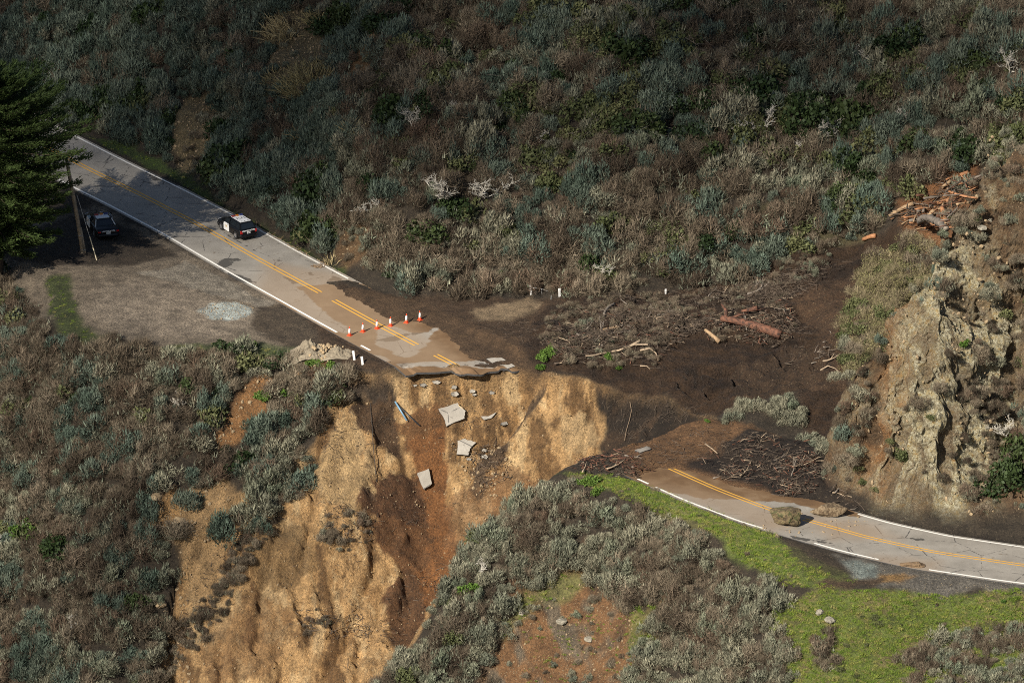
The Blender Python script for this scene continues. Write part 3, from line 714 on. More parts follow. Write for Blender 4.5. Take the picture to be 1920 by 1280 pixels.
brk = np.array([px(u, v, 0)[:2] for u, v in ((700,697),(740,696),(800,692),(850,689),(862,693),(905,692),(912,688),(965,686),(1000,684))])
tL, nL, sL = road_frame(RL)
def endL(o, s0, s1):
    x = RL[:, 0]+nL[:, 0]*o; y = RL[:, 1]+nL[:, 1]*o
    yb = np.interp(x, brk[:, 0], brk[:, 1]) - .28 + .22*fbm(x*1.3, x*0+3., oct=3, seed=91)
    i = np.argmax((y < yb) & (sL > 20)); a, c = y[i-1]-yb[i-1], y[i]-yb[i]; return s0, sL[i-1]+(sL[i]-sL[i-1])*a/(a-c)
tR, nR, sR = road_frame(RR)
def startR(o, s0, s1): return s0+.5*float(fbm(np.array([o*.9]), np.array([4.]), oct=3, seed=92)[0])-.25*o, s1
flat = lambda o: np.zeros_like(o); bank = lambda o: bankz(o)
offs = np.r_[np.arange(-HALF, HALF, .2), HALF]
stL = [gp((395,530),(430,512),(470,525),(480,533),(440,529)), gp((412,500),(440,490),(450,495),(420,506)), gp((398,505),(408,492),(440,488),(430,500)), gp((380,498),(420,508),(415,528),(395,520)),
       gp((528,527),(545,530),(562,540),(550,541)), gp((575,520),(582,519),(590,524),(580,525)), gp((260,320),(330,330),(350,350),(290,345)), gp((620,520),(650,520),(640,530),(615,532)), gp((700,625),(760,612),(800,604),(810,608),(740,622)), gp((760,684),(800,674),(850,671),(852,674),(800,678)), gp((850,672),(880,676),(915,673),(918,676),(880,680)), gp((862,690),(868,674),(872,674),(868,691)), gp((905,690),(912,672),(916,672),(911,690)), gp((690,668),(740,672),(738,676),(690,674))]
road1 = struct(road_strip('road', RL, offs, 0, sL[-1], flat, [M_ROAD, M_EDGE], 0, .16, [mudfilmL], cleanL, stL, [gp((500,500),(640,510),(760,600),(880,680),(700,690),(600,630),(470,560))], ends=endL))
stR = [gp((1290,952),(1345,960),(1400,985),(1398,988),(1340,966)), gp((1310,962),(1360,978),(1410,988),(1360,981)), gp((1470,1002),(1520,1008),(1560,1018),(1500,1014)), gp((1690,1008),(1730,1012),(1720,1015)), gp((1790,1056),(1850,1064),(1800,1061)),
       gp((1620,1042),(1680,1046),(1640,1047)), gp((1865,1038),(1895,1042),(1870,1041))]
road2 = struct(road_strip('road', RR, offs, sR[0]+4.2, sR[-1], bank, [M_ROAD, M_EDGE], 0, .24, [mudfilmR], [], stR, [gp((1190,900),(1400,935),(1500,980),(1450,1000),(1250,930)), gp((1480,960),(1640,985),(1680,1010),(1560,1010)), gp((1640,1040),(1760,1050),(1760,1080),(1640,1060))], ends=startR))
def lines(R, zf, parent, col, offpairs, spans, name, mat):
    for a, b in spans:
        sa, sb = s_of(R, *a), s_of(R, *b)
        for o0, o1 in offpairs:
            o = struct(road_strip(name, R, [o0, o1], sa, sb, zf, [mat], .007, parent=parent, step=.4))
Y2 = [(-.27, -.13), (.11, .25)]
lines(RL, flat, road1, 0, Y2, [((-300,75),(597,547)), ((630,564),(779,646)), ((812,664),(858,687))], 'yellow_line', M_YEL)
lines(RL, flat, road1, 0, [(-3.72, -3.53)], [((-300,130),(626,624)), ((672,648),(690,658))], 'white_line', M_WHITE)
lines(RL, flat, road1, 0, [(3.53, 3.70)], [((-300,20),(655,523)), ((934,670),(957,684))], 'white_line', M_WHITE)
lines(RR, bank, road2, 0, Y2, [((1258,878),(1468,962)), ((1508,973),(2350,1110))], 'yellow_line', M_YEL)
lines(RR, bank, road2, 0, [(-3.72, -3.53)], [((1200,904),(1222,913)), ((1234,918),(1441,994)), ((1534,1022),(1655,1050)), ((1748,1064),(2350,1130))], 'white_line', M_WHITE)
lines(RR, bank, road2, 0, [(3.53, 3.70)], [((1592,965),(2350,1080))], 'white_line', M_WHITE)

# ------------------------------------------------------------------ slabs of pavement
def slab(uv, th, name, label, stripe=None, lift=.1, tilt=(0, 0)):
    H = [ground(*q) for q in uv]; c = sum(H, Vector())/len(H)
    A = np.array([p-c for p in H]); n = Vector(np.linalg.svd(A)[2][2]); n = n if n.z > 0 else -n
    n = (n + Vector((tilt[0], tilt[1], 0))).normalized()
    P = []
    for u, v in uv:
        d = Vector(ray(u, v)); o = Vector(CAM); P.append(o + d*((c+n*lift-o).dot(n)/d.dot(n)))
    t = empty(name, c); L = [p-c for p in P]
    sub = []
    for i in range(len(L)):                        # ragged broken edge
        a, b = L[i], L[(i+1) % len(L)]
        for k in range(4):
            q = a.lerp(b, k/4); sub.append(q + (q.normalized()*random.uniform(-.06, .05) if k else Vector()))
    mb = MB(); mb.prism(sub, n, th, 0); m_ = mb.build('asphalt_sheet', [M_ROAD, M_EDGE], t)
    for f in m_.data.polygons:
        if abs(Vector(f.normal).dot(n)) < .6: f.material_index = 1
    if stripe:
        i, j, w_ = stripe; a, b = L[i], L[j]; inw = (-(a+b)/2); inw = (inw - (b-a)*inw.dot(b-a)/(b-a).length_squared).normalized()
        s_ = MB(); q = [a+inw*.05, b+inw*.05, b+inw*(.05+w_), a+inw*(.05+w_)]; s_.prism([p+n*.012 for p in q], n, .01); s_.build('painted_stripe', M_YEL, t)
    return tag(t, label, 'asphalt slab', 'broken road slabs')
slab([(822,766),(858,755),(873,770),(871,784),(837,799),(833,786)], .2, 'asphalt_slab', 'largest fallen grey asphalt slab with a yellow stripe on its corner, in the slide', (1, 2, .14), .42)
slab([(858,826),(872,822),(893,829),(881,841),(878,853),(856,851)], .2, 'asphalt_slab', 'grey asphalt slab half buried in rubble below the striped slab', None, .28)
slab([(782,887),(804,878),(810,906),(795,918),(788,904)], .22, 'asphalt_slab', 'pale asphalt slab standing lowest in the wet orange slide channel', None, .4, (.05, -.2))
slab([(901,780),(916,780),(931,772),(922,783),(908,787)], .12, 'asphalt_slab', 'thin pale sliver of asphalt right of the striped slab', None, .22)
slab([(912,672),(940,670),(966,686),(944,692),(925,683)], .22, 'asphalt_slab', 'cracked asphalt slab tipping over the broken road edge', None, .12, (0, -.05))
random.seed(77)
for k in range(14):
    cu, cv, r = random.choice([(870,720),(800,720),(905,735),(930,800),(890,850),(940,770),(850,730),(780,715)])+(random.uniform(4, 9),)
    cu += random.uniform(-22, 22); cv += random.uniform(-8, 14); a0 = random.uniform(0, 6)
    slab([(cu+r*math.cos(a0+a)*random.uniform(.7, 1.2), cv+r*.6*math.sin(a0+a)*random.uniform(.7, 1.2)) for a in (0, 1.3, 2.6, 3.9, 5.1)], .12, 'asphalt_fragment', 'small broken chunk of grey asphalt strewn in the rubble below the road edge', None, .2, (random.uniform(-.4, .4), random.uniform(-.5, .2)))
slab([(1190,843,),(1212,836),(1222,840),(1200,848)], .14, 'asphalt_slab', 'pale asphalt chunk at the broken start of the right-hand road', None, .08)
# ------------------------------------------------------------------ plants
def blades(n, L, Wd, R=1.0, H=.8, up=.9, clumps=5, jit=.5, quad=False, seed=0, inner=.25, droop=0):
    g = np.random.default_rng(seed)
    cc = np.c_[g.normal(0, R*.42, (clumps, 2)), np.zeros(clumps)]; cr = g.uniform(.45, .75, clumps)*R; ch = g.uniform(.6, 1.1, clumps)*H
    k = g.integers(0, clumps, n)
    d = g.normal(size=(n, 3)); d[:, 2] = np.abs(d[:, 2]); d /= np.linalg.norm(d, axis=1)[:, None]
    rr = g.uniform(inner, 1, n)**.5
    p = cc[k] + d*np.c_[cr[k], cr[k], ch[k]]*rr[:, None]
    a = d*np.array([.8, .8, .6]) + np.array([0, 0, up]) + g.normal(0, jit, (n, 3)); a /= np.linalg.norm(a, axis=1)[:, None]
    s = np.cross(a, d*np.array([1, 1, .6]) + g.normal(0, .33, (n, 3))); s /= np.linalg.norm(s, axis=1)[:, None]
    ln = L*g.uniform(.6, 1.4, n)[:, None]; wd = Wd*g.uniform(.6, 1.4, n)[:, None]
    q = p - a*ln*.5; tip = p + a*ln*.5 - np.array([0, 0, droop])*ln
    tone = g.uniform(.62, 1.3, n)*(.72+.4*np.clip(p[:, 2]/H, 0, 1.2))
    if quad:
        m = (q+tip)/2
        V = np.stack([q, m+s*wd*.5, tip, m-s*wd*.5], 1)
    else:
        V = np.stack([q-s*wd*.5, q+s*wd*.5, tip], 1)
    return V, tone
def leaf_mesh(name, parts, mats):
    Vs, Fs, T, MI = [], [], [], []; b = 0
    for (V, tone), mi in parts:
        n, k, _ = V.shape
        f = np.arange(n*k).reshape(n, k)+b
        if k == 3: f = np.c_[f, f[:, 2]]
        Vs.append(V.reshape(-1, 3)); Fs.append((f, k)); T.append(np.repeat(tone, k)); MI.append(np.full(n, mi)); b += n*k
    V = np.concatenate(Vs); T = np.concatenate(T); MI = np.concatenate(MI)
    me = bpy.data.meshes.new(name)
    me.vertices.add(len(V)); me.vertices.foreach_set('co', V.astype(np.float32).ravel())
    li = np.concatenate([f[:, :k].ravel() for f, k in Fs]); cnt = np.concatenate([np.full(len(f), k) for f, k in Fs])
    me.loops.add(len(li)); me.loops.foreach_set('vertex_index', li.astype(np.int32))
    me.polygons.add(len(cnt)); me.polygons.foreach_set('loop_start', np.r_[0, np.cumsum(cnt)[:-1]].astype(np.int32))
    for m in mats: me.materials.append(m)
    me.polygons.foreach_set('material_index', MI.astype(np.int32))
    me.update(calc_edges=True)
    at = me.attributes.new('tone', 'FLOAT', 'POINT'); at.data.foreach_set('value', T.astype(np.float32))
    return me
def leaf_mat(name, stops, rough=.85):
    m, n, l, b = new_mat(name)
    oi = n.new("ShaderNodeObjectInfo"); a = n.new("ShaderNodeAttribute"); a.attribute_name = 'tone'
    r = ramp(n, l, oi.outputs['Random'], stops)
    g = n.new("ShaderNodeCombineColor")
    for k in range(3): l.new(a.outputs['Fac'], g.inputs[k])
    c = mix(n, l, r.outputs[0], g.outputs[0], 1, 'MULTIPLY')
    l.new(c, b.inputs['Base Color']); b.inputs['Roughness'].default_value = rough; b.inputs['Specular IOR Level'].default_value = .2
    tr = n.new("ShaderNodeBsdfTranslucent"); l.new(c, tr.inputs['Color']); ms = n.new("ShaderNodeMixShader"); ms.inputs[0].default_value = .12
    l.new(b.outputs[0], ms.inputs[1]); l.new(tr.outputs[0], ms.inputs[2]); l.new(ms.outputs[0], n["Material Output"].inputs['Surface'])
    return m
M_SAGE = leaf_mat("sage_leaf", [(0, (.165, .178, .128)), (.3, (.215, .212, .150)), (.7, (.275, .258, .182)), (1, (.175, .20, .135))])
M_SHADE_SAGE = leaf_mat("shade_tinted_sage_leaf", [(0, (.085, .118, .088)), (.5, (.12, .155, .118)), (1, (.15, .175, .13))])  # sage leaf with the bluish shade of the cut bank put into its colour
M_TWIG = leaf_mat("dry_twig", [(0, (.08, .060, .042)), (.35, (.145, .113, .078)), (.75, (.235, .192, .135)), (1, (.14, .095, .065))])
M_DARK = leaf_mat("evergreen_leaf", [(0, (.020, .036, .013)), (.5, (.032, .052, .017)), (1, (.048, .066, .022))], .6)
M_OLIVE = leaf_mat("olive_leaf", [(0, (.075, .088, .034)), (.5, (.10, .112, .046)), (1, (.14, .14, .062))], .7)
M_LUSH = leaf_mat("lush_leaf", [(0, (.055, .11, .018)), (.5, (.08, .145, .024)), (1, (.11, .165, .035))], .7)
M_WILT = leaf_mat("willow_twig", [(0, (.20, .165, .095)), (.5, (.26, .215, .13)), (1, (.17, .14, .085))])
M_WILL = leaf_mat("willow_leaf", [(0, (.14, .135, .06)), (1, (.20, .18, .08))])
M_TAN = leaf_mat("tan_reed", [(0, (.36, .28, .14)), (.5, (.44, .35, .19)), (1, (.30, .25, .12))])
M_GRASS = leaf_mat("grass_blade", [(0, (.13, .20, .03)), (.4, (.19, .265, .04)), (.7, (.26, .295, .06)), (1, (.33, .29, .11))])
M_PALE = leaf_mat("weathered_branch", [(0, (.34, .31, .26)), (1, (.46, .43, .37))])

NV = 8
def kind_meshes():
    K = {}
    K['sage'] = [leaf_mesh('sagebrush', [(blades(1250, .235, .052, .80, .66+.08*i, .6+.12*((i*3)%8)/2, 5+i%4, .35, seed=100+i, inner=.45), 0), (blades(90, .42, .03, .8, .6, 1.0, 5, .4, seed=200+i), 1)], [M_SAGE, M_TWIG]) for i in range(NV)]
    K['dry'] = [leaf_mesh('dry_brush', [(blades(1150, .38, .028, .82, .60+.09*((i*5)%8), .7, 4+i%5, .5, seed=300+i, inner=.35), 0), (blades(90, .26, .05, .8, .7, .9, 5, .4, seed=400+i), 1)], [M_TWIG, M_SAGE]) for i in range(NV)]
    K['blue'] = [leaf_mesh('shade_tinted_sage', [(blades(1250, .235, .054, .80, .75+.08*((i*3)%8), .9, 5+i%4, .35, seed=150+i, inner=.45), 0), (blades(70, .42, .03, .8, .6, 1.0, 5, .4, seed=250+i), 1)], [M_SHADE_SAGE, M_TWIG]) for i in range(NV)]
    K['dark'] = [leaf_mesh('evergreen_shrub', [(blades(900, .20, .13, .95, .95, .4, 7, .8, True, seed=500+i, inner=.5), 0)], [M_DARK]) for i in range(NV)]
    K['olive'] = [leaf_mesh('coyote_bush', [(blades(760, .19, .11, .85, .85, .5, 7, .8, True, seed=600+i, inner=.45), 0), (blades(60, .4, .03, .8, .6, 1, 5, .4, seed=650+i), 1)], [M_OLIVE, M_TWIG]) for i in range(NV)]
    K['lush'] = [leaf_mesh('green_shrub', [(blades(640, .20, .12, .8, .7, .6, 6, .8, True, seed=700+i, inner=.45), 0)], [M_LUSH]) for i in range(NV)]
    K['willow'] = [leaf_mesh('bare_willow', [(blades(520, .6, .028, 1.0, .85, .8, 5, .8, seed=800+i), 0), (blades(300, .12, .07, 1.0, .9, .5, 6, .9, True, seed=850+i), 1)], [M_WILT, M_WILL]) for i in range(NV)]
    K['grass'] = [leaf_mesh('grass_tuft', [(blades(150, .16, .035, .42, .10, 1.6, 7, .45, seed=900+i, inner=0), 0)], [M_GRASS]) for i in range(NV)]
    return K
KM = kind_meshes()

# outlines of what is overgrown
V_HILL = gp((-120,-80),(2040,-80),(2040,330),(1840,322),(1795,338),(1680,398),(1655,440),(1600,466),(1450,500),(1250,536),(1100,548),(980,543),(870,546),(760,540),(655,492),(560,440),(430,366),(330,300),(220,246),(130,222),(-120,110), h=hitU)
N_HILL = [gp(*q) for q in ([(345,165),(410,140),(432,230),(395,335),(330,318),(318,240)], [(500,40),(640,40),(640,150),(560,190),(500,140)], [(648,150),(684,70),(715,50),(698,150),(655,200)], [(630,430),(690,425),(700,490),(650,490)])]
V_WIL = gp((1600,565),(1645,470),(1720,445),(1775,475),(1735,545),(1650,640),(1600,690),(1570,640))
V_BANK = gp((1357,800),(1372,772),(1480,748),(1590,740),(1580,785),(1480,795))
V_LEFT = gp((-120,500),(0,512),(40,540),(70,610),(120,652),(300,672),(470,655),(545,672),(600,690),(650,700),(640,740),(612,775),(600,820),(585,880),(545,955),(480,985),(440,960),(415,990),(395,985),(330,1085),(303,1210),(300,1420),(-120,1420))
N_LEFT = [gp(*q) for q in ([(425,790),(455,730),(478,700),(500,715),(490,760),(440,830),(390,860)], [(260,985),(285,925),(325,900),(345,960),(330,1005),(290,1005)], [(545,690),(575,670),(605,675),(590,705)], [(350,920),(420,890),(440,930),(400,1000),(340,1080),(320,1060)])]
V_BLUFF = [(1048,890,.05),(1130,926,-.05),(1250,967,-.2),(1370,1041,-.35),(1475,1108,-.7),(1465,1150,-1.5),(1440,1190,-2.6),(1490,1290,-5.6),(1480,1420,-11),(640,1420,-16.5),(720,1280,-12),(820,1130,-7.6),(900,1010,-4),(970,950,-2)]
V_BLUFF = [tuple(px(*q)) for q in V_BLUFF]
N_BLUFF = [gp((905,1420),(925,1260),(985,1120),(1060,1068),(1125,1095),(1185,1150),(1235,1140),(1180,1270),(1140,1420))]
V_GB = [gp((1690,1240),(1760,1195),(1930,1180),(2060,1180),(2060,1420),(1680,1420)), gp((1530,1210),(1550,1185),(1580,1200),(1570,1250),(1535,1250)), gp((1440,1200),(1480,1195),(1500,1290),(1450,1290))]
V_SCARB = [gp((598,960),(640,930),(705,965),(700,1010),(640,1025),(603,1005)), gp((480,985),(520,985),(470,1050),(440,1120),(370,1200),(325,1240),(318,1180),(400,1080)), gp((560,1140),(640,1150),(640,1175),(570,1180)), gp((640,715),(665,720),(650,770),(640,760))]

# each spot: kind, x, y, scale, zone
SPOTS = []
def scatter(polys, dens, kinds, size, zone, minus=(), cell=.42, clump=None, noz=True, cond=None):
    A = np.concatenate([np.array(p)[:, :2] for p in polys]); lo, hi = A.min(0), A.max(0)
    lo = np.maximum(lo, (-54, -60)); hi = np.minimum(hi, (52, 82))
    xs = np.arange(lo[0], hi[0], cell); ys = np.arange(lo[1], hi[1], cell)
    X, Y = np.meshgrid(xs, ys); X = (X+RNG.uniform(0, cell, X.shape)).ravel(); Y = (Y+RNG.uniform(0, cell, Y.shape)).ravel()
    ins = np.zeros(X.shape, bool)
    for p in polys: ins |= sdist(p, X, Y) + fbm(X*.6, Y*.6, oct=2, seed=71)*.4 > 0
    for p in minus: ins &= ~(sdist(p, X, Y) + fbm(X*.6, Y*.6, oct=2, seed=72)*.8 > 0)
    X, Y = X[ins], Y[ins]
    Zp = zat(X, Y); u, v = proj(np.stack([X, Y, Zp], -1))
    k = (u > -70) & (u < 1990) & (v > -60) & (v < 1360)
    X, Y, Zp, u, v = X[k], Y[k], Zp[k], u[k], v[k]
    ix = np.clip(np.searchsorted(AX, X)-1, 0, len(AX)-2); iy = np.clip(np.searchsorted(AY, Y)-1, 0, len(AY)-2)
    nz = NG[iy, ix, 2]
    p = dens*cell*cell/np.maximum(nz, .35)*np.clip(1.05+.5*fbm(X*.22, Y*.22, oct=3, seed=73), .3, 1.6)
    if cond is not None: p = p*cond(X, Y, Zp, u, v)
    k = RNG.random(X.shape) < p
    X, Y, Zp, u, v = X[k], Y[k], Zp[k], u[k], v[k]
    names = list(kinds); base = np.array([kinds[q] for q in names])
    # kinds grow in drifts
    sc = np.stack([np.log(b+1e-6) + 2.6*fbm(X*.30+31*i, Y*.30-17*i, oct=3, seed=74+i) for i, b in enumerate(base)], -1) + RNG.gumbel(size=(len(X), len(names)))*.55
    pick = sc.argmax(1)
    for i in range(len(X)):
        z_ = zone(X[i], Y[i], u[i], v[i]) if callable(zone) else zone
        SPOTS.append((names[pick[i]], X[i], Y[i], (size[0]+(size[1]-size[0])*RNG.random()**1.5)*(1.15 if names[pick[i]] in ('dark',) else 1), z_))
def hz(x, y, u, v): return 'cut' if u < 720 - .25*v else ('upper' if v < 330 else 'hill')
_hl = sdist(V_HILL, GX, GY)
cutw = lambda X, Y, Z_, u, v: np.where(u < 720-.25*v, 1.0, 0.0)
hilw = lambda X, Y, Z_, u, v: np.where(u < 720-.25*v, 0.0, 1.0)
scatter([V_HILL], 1.3, {'blue': .64, 'sage': .08, 'dry': .16, 'dark': .08, 'olive': .04}, (.6, 1.9), hz, N_HILL, cond=cutw)
scatter([V_HILL], 1.25, {'sage': .17, 'blue': .20, 'dry': .41, 'dark': .08, 'olive': .14}, (.5, 1.9), hz, N_HILL, cond=hilw)
scatter(N_HILL, .25, {'dry': .5, 'sage': .5}, (.4, .8), 'cut')
scatter([V_WIL], 1.7, {'willow': .72, 'olive': .16, 'dry': .12}, (.6, 1.05), 'gully')
scatter([V_BANK], 2.2, {'sage': 1}, (.6, .95), 'bank')
scatter([V_LEFT], 1.5, {'sage': .26, 'blue': .20, 'dry': .42, 'olive': .07, 'dark': .04, 'lush': .01}, (.5, 1.6), 'left', N_LEFT)
scatter([V_BLUFF], 1.9, {'sage': .64, 'dry': .31, 'olive': .05}, (.5, 1.35), 'bluff', N_BLUFF)
scatter(N_BLUFF, .4, {'sage': .6, 'dry': .4}, (.25, .5), 'bluff')
scatter(V_GB, 2.6, {'dry': .65, 'sage': .35}, (.5, .95), 'grass')
scatter(V_SCARB[1:2], 3.2, {'dry': .8, 'sage': .2}, (.3, .75), 'scar')
scatter(V_SCARB, 2.2, {'dry': .85, 'sage': .15}, (.22, .7), 'scar', cond=lambda X, Y, Z_, u, v: np.clip(.6+1.6*fbm(X*.9, Y*.9, oct=3, seed=79), 0, 1.5))
P_CR = [(19,-31),(24,-46),(60,-62),(72,-10),(46,-9),(40,-13),(34,-19),(28,-24),(22,-27.5)]
bare_cr = gp((1690,580),(1785,480),(1850,560),(1830,640),(1790,700),(1800,970),(1690,970),(1640,900),(1660,740))
mCf = lambda X, Y, Z_, u, v: np.where(sdist(bare_cr, X, Y) > -.3, .2, 1)*np.where(mC[np.clip(np.searchsorted(AY, Y)-1, 0, ny-1), np.clip(np.searchsorted(AX, X)-1, 0, nx-1)] > .3, 1, 0)
scatter([P_CR], 1.3, {'blue': .12, 'sage': .30, 'dry': .50, 'olive': .08}, (.35, .9), 'crag', cond=mCf)
V_GR = [P_GRASS1, P_GRASS2]
scatter(V_GR, .16, {'olive': .3, 'dry': .5, 'lush': .2}, (.14, .38), 'grass')
scatter([gp((1010,640),(1040,590),(1120,565),(1250,585),(1330,600),(1250,655),(1230,690),(1060,692))], 1.5, {'dry': .9, 'sage': .1}, (.25, .6), 'debris')
scatter([gp((1250,600),(1330,585),(1400,575),(1480,555),(1510,610),(1480,640),(1340,645))], .9, {'dry': 1.}, (.25, .55), 'debris')
scatter([gp((1100,556),(1250,550),(1420,528),(1560,480),(1500,545),(1250,575))], 1.3, {'dry': .85, 'sage': .15}, (.25, .6), 'debris')
# extra single plants seen in the photograph
def single(kind, u, v, s, zone): 
    p = ground(u, v); SPOTS.append((kind, p.x, p.y, s, zone))
for u, v, s in ((1530,225,1.9),(1575,215,2.0),(1500,245,1.6),(1610,250,1.5),(1240,205,1.7),(1225,250,1.4),(1300,255,1.5),(1345,290,1.6),(850,400,1.5),(640,30,2.0),(620,60,1.6),(430,245,1.5),(1900,900,1.8),(1915,860,1.6),(1890,940,1.4),(700,190,1.5)): single('dark', u, v, s, 'lone')
for u, v, s in ((1285,75,1.8),(1265,100,1.3),(1345,150,1.2),(885,460,1.1),(900,480,1.0),(1690,350,1.4),(1650,370,1.3),(1720,365,1.3),(800,455,1.0),(960,440,1.1)): single('olive', u, v, s, 'lone')
for u, v, s in ((985,100,1.6),(1010,90,1.2),(950,110,1.1),(800,70,1.4),(780,60,1.2)): single('sage', u, v, s, 'lone')
for u, v, s in ((1020,672,.8),(1035,660,.9),(1015,690,.6),(1145,672,.5),(1160,690,.45),(495,745,.9),(540,740,.8),(620,690,.8),(590,680,.7),(505,820,.9),(470,650,.8),(450,660,.6),(1115,905,.8),(1090,905,.6),(1120,925,.7),(895,1100,.8),(905,1000,.6),(910,1030,.6),(870,1110,.9),(1810,650,.5),(1325,790,.35)): single('lush', u, v, s, 'lone')

KN = {'blue': ('shade_tinted_sage', 'sage bush'), 'sage': ('sagebrush', 'sagebrush'), 'dry': ('dry_brush', 'dry bush'), 'dark': ('evergreen_shrub', 'evergreen shrub'), 'olive': ('coyote_bush', 'bush'), 'lush': ('green_shrub', 'green shrub'), 'willow': ('bare_willow', 'willow')}
LOOK = {'blue': 'shade-tinted blue-green sage bush', 'sage': 'grey-green sagebrush', 'dry': 'brown leafless twiggy bush', 'dark': 'dark green rounded evergreen shrub', 'olive': 'olive green leafy bush', 'lush': 'bright green leafy shrub', 'willow': 'yellowish half-bare willow bush'}
WHERE = {'debris': 'uprooted and tangled in the dark mud debris', 'cut': 'on the shaded cut bank above the left-hand road', 'upper': 'high on the dim hillside at the top', 'hill': 'on the lower hillside behind the mudflow', 'gully': 'in the gully left of the rocky spur', 'bank': 'on the small bank beside the dark mud',
         'left': 'on the steep slope below the dirt turnout', 'bluff': 'on the bluff face below the right-hand road', 'grass': 'in the green grass at the bottom right', 'scar': 'left clinging to the bare slide face', 'crag': 'growing on the rocky spur beside the right-hand road', 'lone': 'standing out larger or brighter than the brush around it'}
WG = {'debris': 'mud debris', 'cut': 'cut bank', 'upper': 'upper hillside', 'hill': 'lower hillside', 'gully': 'gully', 'bank': 'mud bank', 'left': 'slope below the turnout', 'bluff': 'bluff face', 'grass': 'grass', 'scar': 'slide face', 'crag': 'rocky spur', 'lone': 'open'}
src = bpy.data.collections.new('plant_kinds')          # never shown: only the instanced ground cover draws on it
def gn_cover(name, meshes, pts, rots, scls, idxs):
    sub = bpy.data.collections.new(name+'_kinds')
    for i, me in enumerate(meshes):
        o = bpy.data.objects.new('%s_%02d' % (name, i), me); sub.objects.link(o)
    n = len(pts); me = bpy.data.meshes.new(name); me.vertices.add(n); me.vertices.foreach_set('co', np.asarray(pts, np.float32).ravel())
    a = me.attributes.new('rot', 'FLOAT_VECTOR', 'POINT'); a.data.foreach_set('vector', np.asarray(rots, np.float32).ravel())
    a = me.attributes.new('scl', 'FLOAT_VECTOR', 'POINT'); a.data.foreach_set('vector', np.asarray(scls, np.float32).ravel())
    a = me.attributes.new('idx', 'INT', 'POINT'); a.data.foreach_set('value', np.asarray(idxs, np.int32))
    me.update()
    o = link(name, me); o['kind'] = 'stuff'
    ng = bpy.data.node_groups.new(name, 'GeometryNodeTree')
    ng.interface.new_socket('Geometry', in_out='INPUT', socket_type='NodeSocketGeometry'); ng.interface.new_socket('Geometry', in_out='OUTPUT', socket_type='NodeSocketGeometry')
    N = ng.nodes; Lk = ng.links
    gi = N.new('NodeGroupInput'); go = N.new('NodeGroupOutput'); iop = N.new('GeometryNodeInstanceOnPoints'); ci = N.new('GeometryNodeCollectionInfo')
    ci.inputs['Collection'].default_value = sub; ci.inputs['Separate Children'].default_value = True; ci.inputs['Reset Children'].default_value = True
    def na(nm, ty):
        q = N.new('GeometryNodeInputNamedAttribute'); q.data_type = ty; q.inputs['Name'].default_value = nm; return q.outputs['Attribute']
    Lk.new(gi.outputs[0], iop.inputs['Points']); Lk.new(ci.outputs[0], iop.inputs['Instance']); iop.inputs['Pick Instance'].default_value = True
    Lk.new(na('idx', 'INT'), iop.inputs['Instance Index']); Lk.new(na('scl', 'FLOAT_VECTOR'), iop.inputs['Scale'])
    e2r = N.new('FunctionNodeEulerToRotation'); Lk.new(na('rot', 'FLOAT_VECTOR'), e2r.inputs[0]); Lk.new(e2r.outputs[0], iop.inputs['Rotation'])
    Lk.new(iop.outputs[0], go.inputs[0])
    md = o.modifiers.new('cover', 'NODES'); md.node_group = ng
    return o
def place_plants():
    by = {}
    for s in SPOTS: by.setdefault(s[0], []).append(s)
    for kind, L in by.items():
        X = np.array([s[1] for s in L]); Y = np.array([s[2] for s in L]); S_ = np.array([s[3] for s in L]); Zp = zat(X, Y)
        u, v = proj(np.stack([X, Y, Zp+.5*S_], -1)); dep = np.linalg.norm(np.stack([X, Y, Zp], -1)-CAM, axis=1)
        inf = (u > 6) & (u < 1914) & (v > 6) & (v < 1274)
        vis = np.zeros(len(L), bool)
        for i in np.flatnonzero(inf):
            vis[i] = abs(np.linalg.norm(np.array(hit(u[i], v[i]-4))-CAM) - dep[i]) < 4.0
        order = np.argsort(-(S_/dep*vis))
        ind = set(order[:int(min(290, vis.sum()))].tolist())
        pts, ro, sl, ix = [], [], [], []
        for i in range(len(L)):
            _, x, y, s, zone = L[i]
            jx = min(max(int(np.searchsorted(AX, x))-1, 0), nx-1); jy = min(max(int(np.searchsorted(AY, y))-1, 0), ny-1)
            n_ = Vector(NG[jy, jx]); tl = .35
            rx, ry = -n_.y*tl*0, 0
            rot = (random.uniform(-.12, .12)-.0 + (-n_.y)*-.0, random.uniform(-.12, .12), random.uniform(0, 6.283))
            q = (x + n_.x*.1*s, y + n_.y*.1*s, float(Zp[i]) - .08*s)
            sc = (s*random.uniform(.85, 1.2), s*random.uniform(.85, 1.2), s*random.uniform(.8, 1.25)); vi = random.randrange(NV)
            if i in ind:
                o = bpy.data.objects.new(KN[kind][0], KM[kind][vi]); COL.objects.link(o)
                o.location = q; o.rotation_euler = rot; o.scale = sc
                tag(o, LOOK[kind]+' '+WHERE[zone], KN[kind][1], '%s on the %s' % (KN[kind][0].replace('_', ' '), WG[zone]))
            else:
                pts.append(q); ro.append(rot); sl.append(sc); ix.append(vi)
        if pts: gn_cover(KN[kind][0]+'_thicket', KM[kind], pts, ro, sl, ix)
        print(kind, len(L), len(ind))
place_plants()

